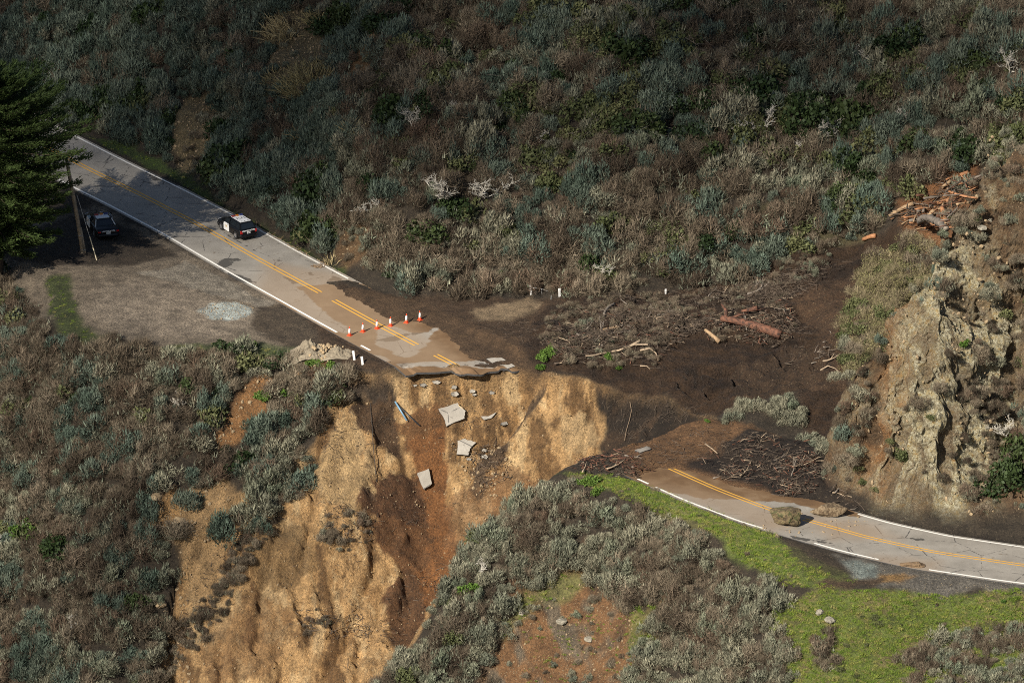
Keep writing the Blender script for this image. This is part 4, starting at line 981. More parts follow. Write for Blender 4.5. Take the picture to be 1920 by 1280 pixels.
# grass, one cover
def cover_pts(polys, dens, size, minus=(), cond=None):
    global SPOTS
    keep = SPOTS; SPOTS = []
    scatter(polys, dens, {'grass': 1}, size, 'x', minus, cell=.2, cond=cond); r = SPOTS; SPOTS = keep; return r
gl = cover_pts(V_GR, 17, (.35, .85), [gp((1470,1005),(1530,1015),(1600,1075),(1560,1085),(1540,1070),(1515,1062),(1490,1040)), gp((1500,1085),(1590,1080),(1580,1098),(1520,1102)), gp((1545,1125),(1575,1125),(1572,1165),(1550,1160))]) 
gl += cover_pts([gp((150,252),(230,264),(330,320),(430,388),(560,460),(650,510),(650,520),(525,448),(420,390),(300,323)), gp((95,520),(130,515),(145,590),(200,635),(170,650),(110,635),(90,590)), gp((300,652),(450,642),(560,654),(560,672),(430,676),(200,672))], 2.6, (.3, .65))
gl += cover_pts([P_BARE], 2.2, (.25, .6), cond=lambda X, Y, Z_, u, v: np.where(fbm(X*.5+Y*.5, Y*.25-X*.25, oct=3, seed=78) > .08, 1.6, .1))
gl += cover_pts([gp((905,1200),(1040,1072),(1110,1085),(960,1160),(915,1230)), gp((1180,1140),(1250,1140),(1220,1220),(1180,1230))], 5, (.4, .9))
gx_ = np.array([s[1] for s in gl]); gy_ = np.array([s[2] for s in gl]); gz_ = zat(gx_, gy_)
gn_cover('grass', KM['grass'], np.stack([gx_, gy_, gz_-.02], -1), np.stack([RNG.uniform(-.2, .2, len(gl)), RNG.uniform(-.2, .2, len(gl)), RNG.uniform(0, 6.28, len(gl))], -1),
         np.repeat(np.array([s[3] for s in gl])[:, None], 3, 1), RNG.integers(0, NV, len(gl)))
# ------------------------------------------------------------------ things on the road
M_ORANGE = plain("cone_orange", (.70, .075, .022), .5, var=.06); M_CWHITE = plain("cone_white_band", (.82, .80, .77), .45, var=.04)
M_BLACK = plain("black_paint", (.006, .0065, .008), .3, var=.1); M_CARW = plain("white_paint", (.74, .74, .73), .3, var=.03)
M_RUB = plain("black_rubber", (.018, .018, .018), .85); M_STEEL = plain("wheel_steel", (.30, .30, .31), .35, .6); M_PLATE = plain("number_plate_white", (.78, .78, .76), .5, var=.03)
M_RED = plain("red_lens", (.42, .012, .012), .2, var=.1); M_BLUE = plain("blue_lens", (.02, .04, .40), .2); M_AMB = plain("amber_lens", (.5, .16, .01), .3); M_CLEAR = plain("clear_lens", (.6, .6, .62), .2)
M_LRED = plain('dim_red_lamp', (.25, .035, .03), .3); M_LBLUE = plain('dim_blue_lamp', (.03, .045, .16), .3)
M_GOLD = plain("gold_badge", (.45, .29, .06), .5)
m, n, l, b = new_mat("car_glass"); b.inputs['Base Color'].default_value = (.012, .016, .02, 1); b.inputs['Roughness'].default_value = .06; b.inputs['Specular IOR Level'].default_value = .6; M_GLASS = m
for q in (M_BLACK, M_CARW): q.node_tree.nodes["Principled BSDF"].inputs['Specular IOR Level'].default_value = .3

def cone():
    t = empty('traffic_cone', (0, 0, 0))
    bs = MB(); bs.box((0, 0, .025), (.40, .40, .05)); bs.lathe([(.17, .05), (.165, .075), (.15, .09)], 18); bs.build('base', M_ORANGE, t)
    k = MB(); prof = [(.15, .09), (.128, .28)]; k.lathe(prof, 18, 0); k.lathe([(.128, .28), (.065, .72)], 18, 1); k.lathe([(.065, .72), (.045, .86), (.030, .90)], 18, 0)
    k.build('cone_body', [M_ORANGE, M_CWHITE], t, True); return t
cone0 = cone()
def copy_tree(o, parent=None):
    c = o.copy(); COL.objects.link(c); c.parent = parent
    for ch in o.children: copy_tree(ch, c)
    return c
CL = ['orange and white traffic cone at the left end of the row, nearest the white line', 'orange and white traffic cone second from the left, standing in wet mud', 'orange and white traffic cone on clean asphalt just left of the yellow centre line',
      'orange and white traffic cone just right of the yellow centre line', 'orange and white traffic cone on mud, second from the right end of the row', 'orange and white traffic cone at the far right end of the row, uphill side']
for i, (u, v) in enumerate(((655.5,629),(680.3,622),(707,616),(732.3,611),(762,605),(787.5,600))):
    c = cone0 if i == 0 else copy_tree(cone0)
    p = ground(u, v); z_ = max(p.z, 0.0)
    p = px(u, v, z_); c.location = (p[0], p[1], max(gz(p[0], p[1]), 0)-.005); c.rotation_euler = (random.uniform(-.03, .03), random.uniform(-.03, .03), random.uniform(0, 1.5)); c.scale = (.88,)*3
    tag(c, CL[i], 'traffic cone', 'row of traffic cones')

# ---- vehicles: x forward, y left, z up
def rrect(x, hw, z0, z1, r=.12, n=3, tum=0.0):
    P = []
    for cy, cz, a0 in ((hw-r, z1-r, 0), (-hw+r, z1-r, 90), (-hw+r, z0+r, 180), (hw-r, z0+r, 270)):
        for k in range(n+1):
            a = math.radians(a0+90*k/n); P.append(Vector((x, cy+r*math.cos(a), cz+r*math.sin(a))))
    return P
def wheel(parent, x, y, r=.37, w_=.25):
    M = Matrix.Rotation(math.pi/2, 4, 'X'); T = lambda z: Matrix.Translation((x, y, r)) @ M
    sgn = 1 if y > 0 else -1
    h = empty('wheel', (x, y, r)); h.parent = parent
    t_ = MB(); t_.lathe([(r*.62, -w_/2), (r*.94, -w_/2), (r, -w_*.3), (r, w_*.3), (r*.94, w_/2), (r*.62, w_/2)], 22, 0, M); t_.build('tyre', M_RUB, h, True)
    q = MB(); q.lathe([(r*.1, -w_*.52), (r*.56, -w_*.50), (r*.62, -w_*.35), (r*.62, w_*.35), (r*.56, w_*.50), (r*.1, w_*.52)], 16, 0, M)
    for k in range(5):
        a = 2*math.pi*k/5; q.box((math.cos(a)*r*.33, 0, math.sin(a)*r*.33), (r*.5, w_*1.06, r*.12), 0, Matrix.Rotation(-a, 3, 'Y'))
    q.build('rim', M_STEEL, h)
def quadp(mb, P, out, mi=0):                    # a panel 4 mm proud
    n_ = (Vector(P[1])-Vector(P[0])).cross(Vector(P[2])-Vector(P[0])).normalized()
    if n_.dot(Vector(out)) < 0: n_ = -n_
    mb.prism([Vector(p)+n_*.006 for p in P], n_, .012, mi)
def text_mesh(s, size, mat, parent, M, name, ext=.004):
    cu = bpy.data.curves.new(name, 'FONT'); cu.body = s; cu.size = size; cu.align_x = 'CENTER'; cu.align_y = 'CENTER'; cu.extrude = ext; cu.offset = size*.02
    o = bpy.data.objects.new(name, cu); COL.objects.link(o)
    bpy.context.view_layer.update()
    me = bpy.data.meshes.new_from_object(o.evaluated_get(bpy.context.evaluated_depsgraph_get())); bpy.data.objects.remove(o)
    me.transform(M); me.materials.clear(); me.materials.append(mat)
    return link(name, me, parent)
def car(suv, name):
    t = empty(name, (0, 0, 0))
    L2 = 2.45 if suv else 2.65; W2 = .98; belt = 1.12 if suv else .98; hood = 1.10 if suv else .93; top = 1.76 if suv else 1.44; trunk = belt if suv else 1.0
    b = MB()
    xs = [(-L2, .80, .42, trunk-.12), (-L2+.08, .93, .34, trunk-.02), (-L2+.5, W2, .26, trunk+.02), (-1.0, W2, .24, belt), (.3, W2, .24, belt), (L2-1.4, W2, .24, hood), (L2-.45, .95, .26, hood-.08), (L2-.10, .88, .34, hood-.20), (L2, .74, .42, hood-.34)]
    b.loft([rrect(x, hw, z0, z1) for x, hw, z0, z1 in xs], 0)
    # bumpers and wheel arches
    b.loft([rrect(-L2-.10, .78, .34, .60, .06), rrect(-L2+.02, .95, .32, .64, .06), rrect(-L2+.3, .985, .32, .62, .06)], 0)
    b.loft([rrect(L2-.3, .985, .30, .58, .06), rrect(L2+.02, .90, .32, .58, .06), rrect(L2+.10, .70, .34, .56, .06)], 0)
    for x in (-1.48, 1.52):
        for s_ in (-1, 1):
            A = [(x+.45*math.cos(a), s_*(W2+.012), .37+.45*math.sin(a)) for a in [math.pi*k/10 for k in range(11)]]
            b.tube(A, .04, 5, 0)
    body = b.build('body', M_BLACK, t, False)
    bm_ = body.data; bm_.polygons.foreach_set('use_smooth', [True]*len(bm_.polygons))
    # cabin
    if suv: bx = (-L2+.06, L2-1.55, .90); tx = (-L2+.42, L2-2.35, .70)
    else: bx = (-L2+1.0, L2-1.75, .88); tx = (-L2+1.65, L2-2.55, .66)
    g = MB(); z0 = belt-.03
    lo = lambda x, hw, z: [Vector((x, hw, z)), Vector((x, -hw, z))]
    B4 = [Vector((bx[0], bx[2], z0)), Vector((bx[0], -bx[2], z0)), Vector((bx[1], -bx[2], z0)), Vector((bx[1], bx[2], z0))]
    T4 = [Vector((tx[0], tx[2], top-.05)), Vector((tx[0], -tx[2], top-.05)), Vector((tx[1], -tx[2], top-.05)), Vector((tx[1], tx[2], top-.05))]
    R4 = [Vector((p.x*.97, p.y*.88, top)) for p in T4]
    g.loft([B4, T4, R4], 0); g.build('cabin', M_BLACK if suv else M_BLACK, t)
    def face(i, j, a0, a1, h0, h1):             # window patch on a cabin side
        P = lambda a, h: (B4[i].lerp(B4[j], a)).lerp(T4[i].lerp(T4[j], a), h)
        return [P(a0, h0), P(a1, h0), P(a1, h1), P(a0, h1)]
    for nm, i, j, cuts in (('rear_window', 0, 1, [(.08, .92)]), ('windscreen', 2, 3, [(.05, .95)]), ('side_window', 1, 2, [(.06, .30), (.33, .62), (.65, .93)]), ('side_window', 3, 0, [(.07, .35), (.38, .67), (.70, .94)])):
        for a0, a1 in cuts:
            q = MB(); f = face(i, j, a0, a1, .14, .90); quadp(q, f, (f[0]+f[2])/2-Vector((0, 0, 1.2))); q.build(nm, M_GLASS, t)
    r = MB(); x0, x1, hw = R4[0].x+.06, R4[2].x-.02, R4[0].y-.03
    r.box(((x0+x1)/2, 0, top+.012), (x1-x0, hw*2, .03)); roof = r.build('roof_panel', M_CARW, t)
    if suv:
        mk = MB()
        for k in range(4):
            yy = hw*.66 - k*hw*.44; mk.box(((x0+x1)/2+.10, yy, top+.031), (.40, .07, .010)); mk.box(((x0+x1)/2+.30-.36*(k % 2), yy-.07, top+.031), (.07, .16, .010))
        for k in range(3): mk.box((x0+.22, hw*.6-k*hw*.6, top+.031), (.13, .13, .010))
        mk.build('roof_number', M_BLACK, roof)
    lb = MB(); lbx = x1-.18; bar = MB(); bar.box((lbx, 0, top+.055), (.22, 1.18, .06)); lbo = bar.build('light_bar', M_CLEAR, t)
    for y_, mt, nm in ((.42, M_LRED, 'red_lamp'), (-.42, M_LBLUE, 'blue_lamp'), (0, M_AMB, 'amber_lamp')):
        q = MB(); q.box((lbx, y_, top+.10), (.26, .36 if y_ else .28, .09)); q.build(nm, mt, lbo)
    for s_ in (-1, 1):
        q = MB(); q.box((-L2+.05, s_*.80, belt-.22 if suv else .82), (.14, .20 if suv else .20, .30 if suv else .12)); q.build('tail_light', M_RED, t)
        q = MB(); q.box((L2-.12, s_*.66, hood-.26), (.12, .30, .16)); q.build('headlight', M_CLEAR, t)
        q = MB(); q.box((L2-1.62, s_*(W2+.10), belt+.10), (.14, .20, .15)); q.build('mirror', M_BLACK, t)
    pl = MB(); pl.box((-L2-.02 if suv else -L2-.01, 0, .80 if suv else .70), (.03, .36, .20)); plo = pl.build('number_plate', M_PLATE, t)
    text_mesh('1284760', .095, M_BLACK, plo, Matrix.Translation((-L2-.04 if suv else -L2-.03, 0, .80 if suv else .70)) @ Matrix.Rotation(-math.pi/2, 4, 'Z') @ Matrix.Rotation(math.pi/2, 4, 'X'), 'plate_number')
    text_mesh('HIGHWAY PATROL', .17 if suv else .13, M_CARW, t, Matrix.Translation((-L2+.004 if suv else -L2-.012, 0, .985 if suv else .87)) @ Matrix.Rotation(-math.pi/2, 4, 'Z') @ Matrix.Rotation(math.pi/2, 4, 'X'), 'tailgate_lettering', .03)
    for x in (-1.48, 1.52):
        for y in (-W2+.10, W2-.10): wheel(t, x, y, .38 if suv else .34)
    # front doors in white
    dx0, dx1 = L2-2.62, L2-1.55
    def door(side, ang):
        d = empty('front_door', (dx1, side*(W2+.004), 0)); d.parent = t; d.rotation_euler = (0, 0, ang)
        q = MB(); q.box((-(dx1-dx0)/2, 0, .74), (dx1-dx0, .05, .80)); q.build('door_panel', M_CARW, d)
        fr = MB(); hh = top-.12
        for a, c in (((0, 0, 1.12), (-.42, -side*.16, hh)), ((-.42, -side*.16, hh), (-(dx1-dx0), -side*.16, hh)), ((-(dx1-dx0), -side*.16, hh), (-(dx1-dx0), 0, 1.12))): fr.tube([a, c], .03, 5)
        fr.build('window_frame', M_BLACK, d)
        gl_ = MB(); gl_.prism([Vector((-.06, -.01*side, 1.15)), Vector((-.44, -side*.15, hh-.03)), Vector((-(dx1-dx0)+.04, -side*.15, hh-.03)), Vector((-(dx1-dx0)+.04, -.01*side, 1.15))], Vector((0, side, .3)).normalized(), .01); gl_.build('door_window', M_GLASS, d)
        st = MB(); P = []
        for k in range(14):
            a = math.pi/2+2*math.pi*k/14; rr = .17 if k % 2 == 0 else .085; P.append(Vector((-(dx1-dx0)/2+rr*math.cos(a), side*.032, .80+rr*math.sin(a))))
        st.prism(P, (0, side, 0), .01); st.build('star_badge', M_GOLD, d)
        hd = MB(); hd.box((-(dx1-dx0)+.14, side*.04, 1.04), (.16, .03, .03)); hd.build('handle', M_BLACK, d)
        return d
    door(1, 0); door(-1, 0)
    if not suv:
        pb = MB()
        for s_ in (-1, 1): pb.tube([(-L2+1.02, s_*.86, belt), (-L2+1.62, s_*.67, top-.04)], .035, 5)
        pb.build('rear_pillar', M_CARW, t)
    # push bar on the nose
    pbm = MB()
    for s_ in (-1, 1): pbm.tube([(L2+.12, s_*.3, .35), (L2+.16, s_*.3, .85)], .035, 6)
    pbm.tube([(L2+.14, -.3, .55), (L2+.14, .3, .55)], .03, 6); pbm.tube([(L2+.16, -.3, .85), (L2+.16, .3, .85)], .03, 6); pbm.build('push_bar', M_RUB, t)
    return t
def park(o, u, v, head, sc, z):
    p = px(u, v, z); o.location = (p[0], p[1], z); o.rotation_euler = (0, 0, math.radians(head)); o.scale = (sc,)*3
suv = car(True, 'patrol_suv'); park(suv, 444.5, 436, 122, .86, .004)
tag(suv, 'black and white patrol SUV standing on the road beside the far white line', 'patrol car')
sed = car(False, 'patrol_sedan'); park(sed, 190, 429, 109, 1.0, 0)
p = sed.location; sed.location.z = gz(p.x, p.y)
tag(sed, 'dark patrol sedan parked in the tree shade on the turnout', 'patrol car')

# ---- pole, posts
M_WOODP = plain("grey_pole_wood", (.27, .215, .15), .9, var=.35, scale=3); M_POST = plain("white_post", (.78, .77, .74), .6, var=.08); M_WIRE = plain("steel_wire", (.35, .34, .32), .5)
b0 = ground(157, 474)
def at_h(u, v, base):                            # point above `base`'s ground depth
    d = Vector(ray(u, v)); o = Vector(CAM); t_ = (base.y-o.y)/d.y; return o+d*t_
t = empty('utility_pole', b0); k = MB(); topp = at_h(129, 322, b0)-b0
k.tube([Vector((0, 0, -.5)), topp*.5, topp, topp*1.18], [.19, .17, .15, .14], 10, jit=.03); k.build('pole_shaft', M_WOODP, t, True)
s0 = ground(161, 474)-b0; k = MB(); k.tube([s0+Vector((0, 0, -.4)), at_h(151, 427, b0)-b0+Vector((0, .05, 0))], [.10, .09], 8); k.build('pole_stub', M_WOODP, t, True)
k = MB()
for z_ in (.3, 1.6): k.tube([topp*(z_/topp.z)+Vector((.22*math.cos(a), .22*math.sin(a), 0)) for a in [i*.7 for i in range(10)]], .02, 4)
k.build('strap', M_WIRE, t)
tag(t, 'leaning grey wooden utility pole beside the dark tree and patrol sedan', 'utility pole')
b1 = ground(182, 488); k = MB(); e1 = at_h(144, 365, b0); w0 = empty('guy_wire', b1)
k.tube([Vector((0, 0, -.1)), e1-b1], .022, 5); k.build('wire', M_WIRE, w0)
k = MB(); k.tube([Vector((0, 0, -.1)), (e1-b1)*.36], .045, 6); k.build('guard_sleeve', plain("pale_guard", (.50, .44, .30), .6), w0)
tag(w0, 'thin guy wire with a pale lower sleeve slanting from the leaning pole', 'guy wire')
def post(u, v, h, label, wdt=.14, th=.05, tilt=0, rz=.4, mat=None, band=None):
    p_ = ground(u, v); t = empty('marker_post', p_, rz)
    k = MB(); k.box((0, 0, h/2-.1), (wdt, th, h+.2)); k.build('post', mat or M_POST, t)
    if band:
        k = MB(); k.box((0, 0, h-.12), (wdt+.012, th+.012, .22)); k.build('reflector', band, t)
    t.rotation_euler = (0, tilt, rz); return tag(t, label, 'marker post', 'roadside marker posts')
M_YREF = plain("yellow_reflector", (.62, .36, .05), .5)
post(281, 288, 1.15, 'slim yellow-topped marker post at the foot of the cut bank behind the road', .085, .06, 0, .3, None, M_YREF)
post(664.5, 675, .8, 'taller left one of two white marker posts by the broken road edge', .17, .05, -.12, .2, None, M_CWHITE)
post(680, 684, .72, 'lower right one of two white marker posts by the broken road edge', .17, .05, -.1, .2, None, M_CWHITE)
post(996, 552, .85, 'white marker post at the left end of the thin pale rail', .15, .06, -.08, .5, None, M_CWHITE)
post(1049.5, 556, .72, 'white marker post standing alone right of the thin pale rail', .17, .06, -.04, .5, None, M_CWHITE)
post(1248, 551, .42, 'tiny white marker post sunk in the dark mud', .12, .05, 0, .4, None, M_CWHITE)
r0 = ground(996, 552); t = empty('handrail', r0)
q = [Vector((0, 0, .62)), Vector((1.0, -.2, .52)), at_h(1034, 549, r0)-r0, ground(1033, 563)-r0]
k = MB(); k.tube(q[:3], .03, 6); k.build('rail', M_WIRE, t); k = MB(); k.tube([q[2], q[3]-Vector((0, 0, .1))], .03, 6); k.tube([Vector((.85, -.15, .54)), Vector((.9, -.3, -.2))], .02, 5); k.build('upright', M_WIRE, t)
tag(t, 'bent pale metal rail beside the white post at the foot of the hill', 'rail')

# ---- pipes and cable hanging in the slide
M_PIPEB = plain("blue_pipe", (.13, .24, .34), .4); M_PIPED = plain("dark_pipe", (.022, .024, .028), .5); M_CABLE = plain("dark_cable", (.03, .027, .024), .8)
def onslope(pts, lift): return [ground(*q)+Vector((0, -.5, .6)).normalized()*lift for q in pts]
def line_thing(name, pts, r, mat, lift, label, cat, n=6):
    P = onslope(pts, lift); c = P[0].copy(); k = MB(); k.tube([p-c for p in P], r, n); o = k.build(name, mat, None, True); o.location = c; return tag(o, label, cat)
A, B = ground(741, 762), ground(763, 794); k = MB(); k.tube([Vector((0, -.15, .5)), B-A+Vector((0, -.2, .35))], .07, 8); o = k.build('drain_pipe', M_PIPEB, None, True); o.location = A; tag(o, 'short blue plastic pipe sticking out of the slide face', 'pipe')
A, B = ground(743, 764), ground(787, 801); k = MB(); k.tube([Vector((0, -.1, .4)), B-A+Vector((0, -.1, .2))], .055, 8); o = k.build('drain_pipe', M_PIPED, None, True); o.location = A; tag(o, 'long dark pipe lying beside the blue one in the slide', 'pipe')
line_thing('cable', [(695,757),(696,780),(698,800),(699,825),(701,850),(703,870),(706,905)], .025, M_CABLE, .18, 'thin dark cable dangling down the left of the slide face', 'cable')
line_thing('cable', [(1181,755),(1184,772),(1180,790),(1174,810),(1171,828)], .03, plain("root_brown", (.16, .115, .075), .9), .2, 'thin hanging root or cable on the dark mud wall', 'root')

# ------------------------------------------------------------------ rocks
def rock_mesh(name, seed, sub=3, mat=None, flat=(1, 1, 1), amp=.35, facets=9):
    bm = bmesh.new(); bmesh.ops.create_icosphere(bm, subdivisions=sub, radius=1); g = np.random.default_rng(seed)
    D = g.normal(size=(facets, 3)); D /= np.linalg.norm(D, axis=1)[:, None]; H = g.uniform(.55, .85, facets)
    for v in bm.verts:
        p = np.array(v.co)
        for d_, h_ in zip(D, H):
            q = p@d_
            if q > h_: p = p-d_*(q-h_)*.9
        nn = mnoise.fractal(Vector(p)*1.7+Vector((seed, 0, 0)), .9, 2.1, 4); p = p*(1+amp*.35*nn)
        v.co = Vector(p*np.array(flat))
    me = bpy.data.meshes.new(name); bm.to_mesh(me); bm.free(); me.materials.append(mat); return me
def boulder_mat(name, stops, sc=2.2):
    m, n, l, b = new_mat(name); t_ = n.new("ShaderNodeTexNoise"); t_.inputs['Scale'].default_value = sc; t_.inputs['Detail'].default_value = 8; t_.inputs['Roughness'].default_value = .72
    tc = n.new("ShaderNodeTexCoord"); l.new(tc.outputs['Object'], t_.inputs['Vector'])
    r = ramp(n, l, t_.outputs[0], stops); l.new(r.outputs[0], b.inputs['Base Color']); b.inputs['Roughness'].default_value = .9
    bump(n, l, t_.outputs[0], .9, .15, b); return m
M_BOULD = boulder_mat("mossy_rock", [(.34, (.03, .024, .016)), (.44, (.08, .056, .028)), (.51, (.17, .125, .062)), (.56, (.07, .072, .024)), (.68, (.04, .034, .02))])
M_BOULD2 = boulder_mat("speckled_rock", [(.32, (.035, .026, .018)), (.46, (.10, .065, .033)), (.56, (.22, .165, .10)), (.68, (.09, .06, .035))], 4)
M_STONE = boulder_mat("pale_stone", [(.3, (.17, .12, .065)), (.6, (.38, .28, .165))], 2)
M_GREYROCK = boulder_mat("grey_rock", [(.3, (.10, .09, .07)), (.6, (.30, .27, .21))], 3)
M_CLOD = boulder_mat("earth_clod", [(.3, (.08, .05, .028)), (.6, (.20, .13, .07))], 3)
def rock(u, v, sx, sy, sz, seed, mat, label, cat='boulder', group=None, rz=0, amp=.5, name='boulder', sink=.2, sub=4):
    p = ground(u, v)
    if 900 < v < 1075 and 1240 < u: 
        q = px(u, v, max(p.z, -.1)); p = Vector(q)
    o = link(name, rock_mesh(name, seed, sub, mat, (sx, sy, sz), amp)); o.location = p + Vector((0, 0, sz*(1-sink)-.05)); o.rotation_euler = (random.uniform(-.08, .08), random.uniform(-.08, .08), rz)
    o.data.polygons.foreach_set('use_smooth', [False]*len(o.data.polygons)); return tag(o, label, cat, group)
rock(1474, 984, 1.32, .95, .82, 3, M_BOULD, 'large mossy brown boulder on the road across the yellow centre line', rz=.1, group='boulders fallen on the road')
rock(1553, 965, 1.28, .7, .55, 8, M_BOULD2, 'long low speckled boulder on the far lane beside the shoulder', rz=.15, group='boulders fallen on the road')
rock(1710, 1062, .95, .55, .28, 12, M_CLOD, 'flat brown clod of earth on the near white line of the right-hand road', 'clod', rz=.1, name='earth_clod', sink=.35)
rock(1537, 1150, .36, .3, .28, 15, M_GREYROCK, 'pale rounded rock in the grass below the churned turf', 'rock', name='rock')
rock(1556, 1164, .36, .45, .2, 16, M_GREYROCK, 'grey rock slab in the grass beside a red earth patch', 'rock', name='rock', rz=.6)
rock(1053, 1168, .45, .36, .24, 17, M_GREYROCK, 'pale rock on the bare orange patch of the bluff', 'rock', name='rock')
for i, (u, v, s, lb) in enumerate(((365,946,.55,'wide flat tan rock at the top of the left bare patch'),(335,980,.5,'pointed tan rock standing below the flat one on the left slope'),(293,935,.5,'pale rock in the orange cut on the left slope'),(491,957,.35,'small tan rock under the grey brush left of the slide'),(303,1135,.45,'tan rock beside the dark gully at lower left'),(1855,415,.3,'white lichen-covered rock in brush at the top of the spur'),(1840,430,.34,'broad white lichen-covered rock just below another on the spur'),(1105,1200,.35,'grey stone low on the orange patch'),(978,1150,.3,'dark small stone on the left edge of the orange patch'))):
    rock(u, v, s*1.2, s, s*.6, 30+i, M_GREYROCK if u > 800 else M_STONE, lb, 'rock', name='rock', rz=i, sub=3)
# rubble mound by the break
t = empty('rubble_mound', ground(600, 668))
def mound(u, v, rx, ry, h, seed, parent, mat):
    p = ground(u, v)-parent.location; bm = bmesh.new(); bmesh.ops.create_grid(bm, x_segments=44, y_segments=34, size=1)
    for q in bm.verts:
        r = math.hypot(q.co.x, q.co.y); nn = mnoise.fractal(Vector((q.co.x*2+seed, q.co.y*2, 0)), .8, 2.1, 5); n2 = mnoise.noise(Vector((q.co.x*9+seed, q.co.y*9, 0)))
        hh = max(-.35, 1-r)*h*(1.25+.9*nn)+.28*h*n2*max(0, 1.15-r)-.02
        q.co = Vector((p.x+q.co.x*rx, p.y+q.co.y*ry, p.z+hh))
    me = bpy.data.meshes.new('heap'); bm.to_mesh(me); bm.free(); me.materials.append(mat); return link('heap', me, parent)
M_HEAP = boulder_mat("pale_spoil", [(.3, (.10, .08, .055)), (.5, (.20, .165, .115)), (.7, (.30, .255, .18))], 3)
mound(585, 660, 1.75, 1.5, .85, 1, t, M_HEAP); mound(635, 664, 1.4, .9, .5, 4, t, M_HEAP)
for i in range(60):
    a, r_ = random.uniform(0, 6.28), random.uniform(.2, 2.2); c = ground(598, 664); k = rock_mesh('stone', 60+i, 1, M_STONE, (random.uniform(.06, .2),)*3, .4, 4); o = link('stone', k, t)
    x, y = c.x+a*0+r_*math.cos(a), c.y+r_*.7*math.sin(a); o.location = Vector((x, y, gz(x, y)+max(0, 1-(r_/2.2))*.75))-t.location
tag(t, 'pale heap of earth and rubble beside the broken end of the road', 'rubble mound')
# loose stones: one cover each for the slide and the bare slopes
ROCKS = [rock_mesh('loose_stone', 200+i, 1, M_STONE, (1, .8, .6), .5, 5) for i in range(6)]
def stones(name, polys, dens, smin, smax, minus=(), cond=None):
    global SPOTS
    keep = SPOTS; SPOTS = []; scatter(polys, dens, {'grass': 1}, (0, 1), 'x', minus, cell=.25, cond=cond); L = SPOTS; SPOTS = keep
    if not L: return
    X = np.array([s[1] for s in L]); Y = np.array([s[2] for s in L]); sc = smin*(smax/smin)**(RNG.random(len(L))**2.2)
    gn_cover(name, ROCKS, np.stack([X, Y, zat(X, Y)+sc*.1], -1), RNG.uniform(0, 6.28, (len(L), 3)), np.repeat(sc[:, None], 3, 1), RNG.integers(0, 6, len(L)))
stones('loose_stones', [P_SCAR], 3.0, .03, .12, cond=lambda X, Y, Z_, u, v: np.where((X > 6) & (Y > -21), .04, 1))
stones('scree_stones', [P_BARE], 5, .04, .14)
stones('slope_stones', N_LEFT + N_HILL, 5, .05, .22)
stones('spur_stones', [P_CR], 2.0, .05, .24, cond=mCf and (lambda X, Y, Z_, u, v: np.where(mC[np.clip(np.searchsorted(AY, Y)-1, 0, ny-1), np.clip(np.searchsorted(AX, X)-1, 0, nx-1)] > .3, 1, 0)))
stones('turnout_gravel', [gp((375,583),(395,568),(440,566),(475,578),(475,592),(430,602),(390,598)), gp((1555,960),(1600,966),(1640,984),(1600,990),(1540,975))], 14, .04, .12)
stones('rockfall_chips', [gp((1425,975),(1470,960),(1530,955),(1600,962),(1640,985),(1600,1000),(1520,1010),(1440,1005))], 2.2, .09, .2)
stones('slide_rubble', [gp((880,800),(930,790),(960,850),(930,930),(890,920),(850,860),(840,800)), gp((300,1150),(340,1050),(380,1100),(350,1290),(305,1290))], 9, .05, .22)
# ------------------------------------------------------------------ dead wood
M_RED = plain("red_log_wood", (.095, .040, .022), .85, var=.85, scale=3.5, bmp=.6); M_TANW = plain("tan_log_wood", (.27, .18, .10), .85, var=.35, scale=3, bmp=.5); M_GREYW = plain("grey_log_wood", (.15, .125, .10), .9, var=.4, scale=3, bmp=.5)
M_DRIFT = plain("bleached_branch", (.30, .225, .15), .85, var=.3, scale=4); M_BROWNW = plain("brown_branch", (.072, .052, .036), .9, var=.5, scale=3); M_SPLIT = plain("split_wood", (.27, .125, .055), .8, var=.35, scale=4)
def log_mesh(name, L, r0, r1, mat, bend=.05, n=9, jit=.10, seed=0, fork=False):
    random.seed(seed); mb = MB(); k = max(4, int(L/.35)); pts = []; bx, bz = random.uniform(-1, 1)*bend*L, random.uniform(0, 1)*bend*L
    for i in range(k+1):
        a = i/k; pts.append(Vector((a*L-L/2, bx*math.sin(math.pi*a)+random.uniform(-.02, .02)*L*.2, bz*math.sin(math.pi*a)+random.uniform(-.02, .02)*L*.2)))
    mb.tube(pts, [(r0+(r1-r0)*i/k)*random.uniform(.92, 1.08) for i in range(k+1)], n, jit=jit)
    if fork:
        mb.tube([pts[1], pts[1]+Vector((-.2, .5, .5)), pts[1]+Vector((-.9, .9, .75))], [r0*.7, r0*.5, r0*.2], 7, jit=.15)
        mb.tube([pts[2], pts[2]+Vector((.5, .45, .35)), pts[2]+Vector((1.2, .7, .6))], [r0*.6, r0*.45, r0*.15], 7, jit=.15)
    return mb.mesh(name, mat, True)
def lay(o, p0, p1, r, up=0):
    d = p1-p0; o.location = (p0+p1)/2+Vector((0, 0, r*.75+up)); o.rotation_mode = 'QUATERNION'; o.rotation_quaternion = d.to_track_quat('X', 'Z')
def log(u0, v0, u1, v1, r0, r1, mat, label, cat='log', group=None, bend=.04, fork=False, up=0, name='log', seed=None):
    p0, p1 = ground(u0, v0), ground(u1, v1)
    m_ = log_mesh(name, (p1-p0).length, r0, r1, mat, bend, 10, .09, seed if seed is not None else int(u0*7+v0), fork); o = link(name, m_); lay(o, p0, p1, min(r0, r1), up); return tag(o, label, cat, group)
log(1352, 608, 1464, 640, .26, .36, M_RED, 'big reddish log with a forked left end, lying in the dark mud', fork=True, up=.35)
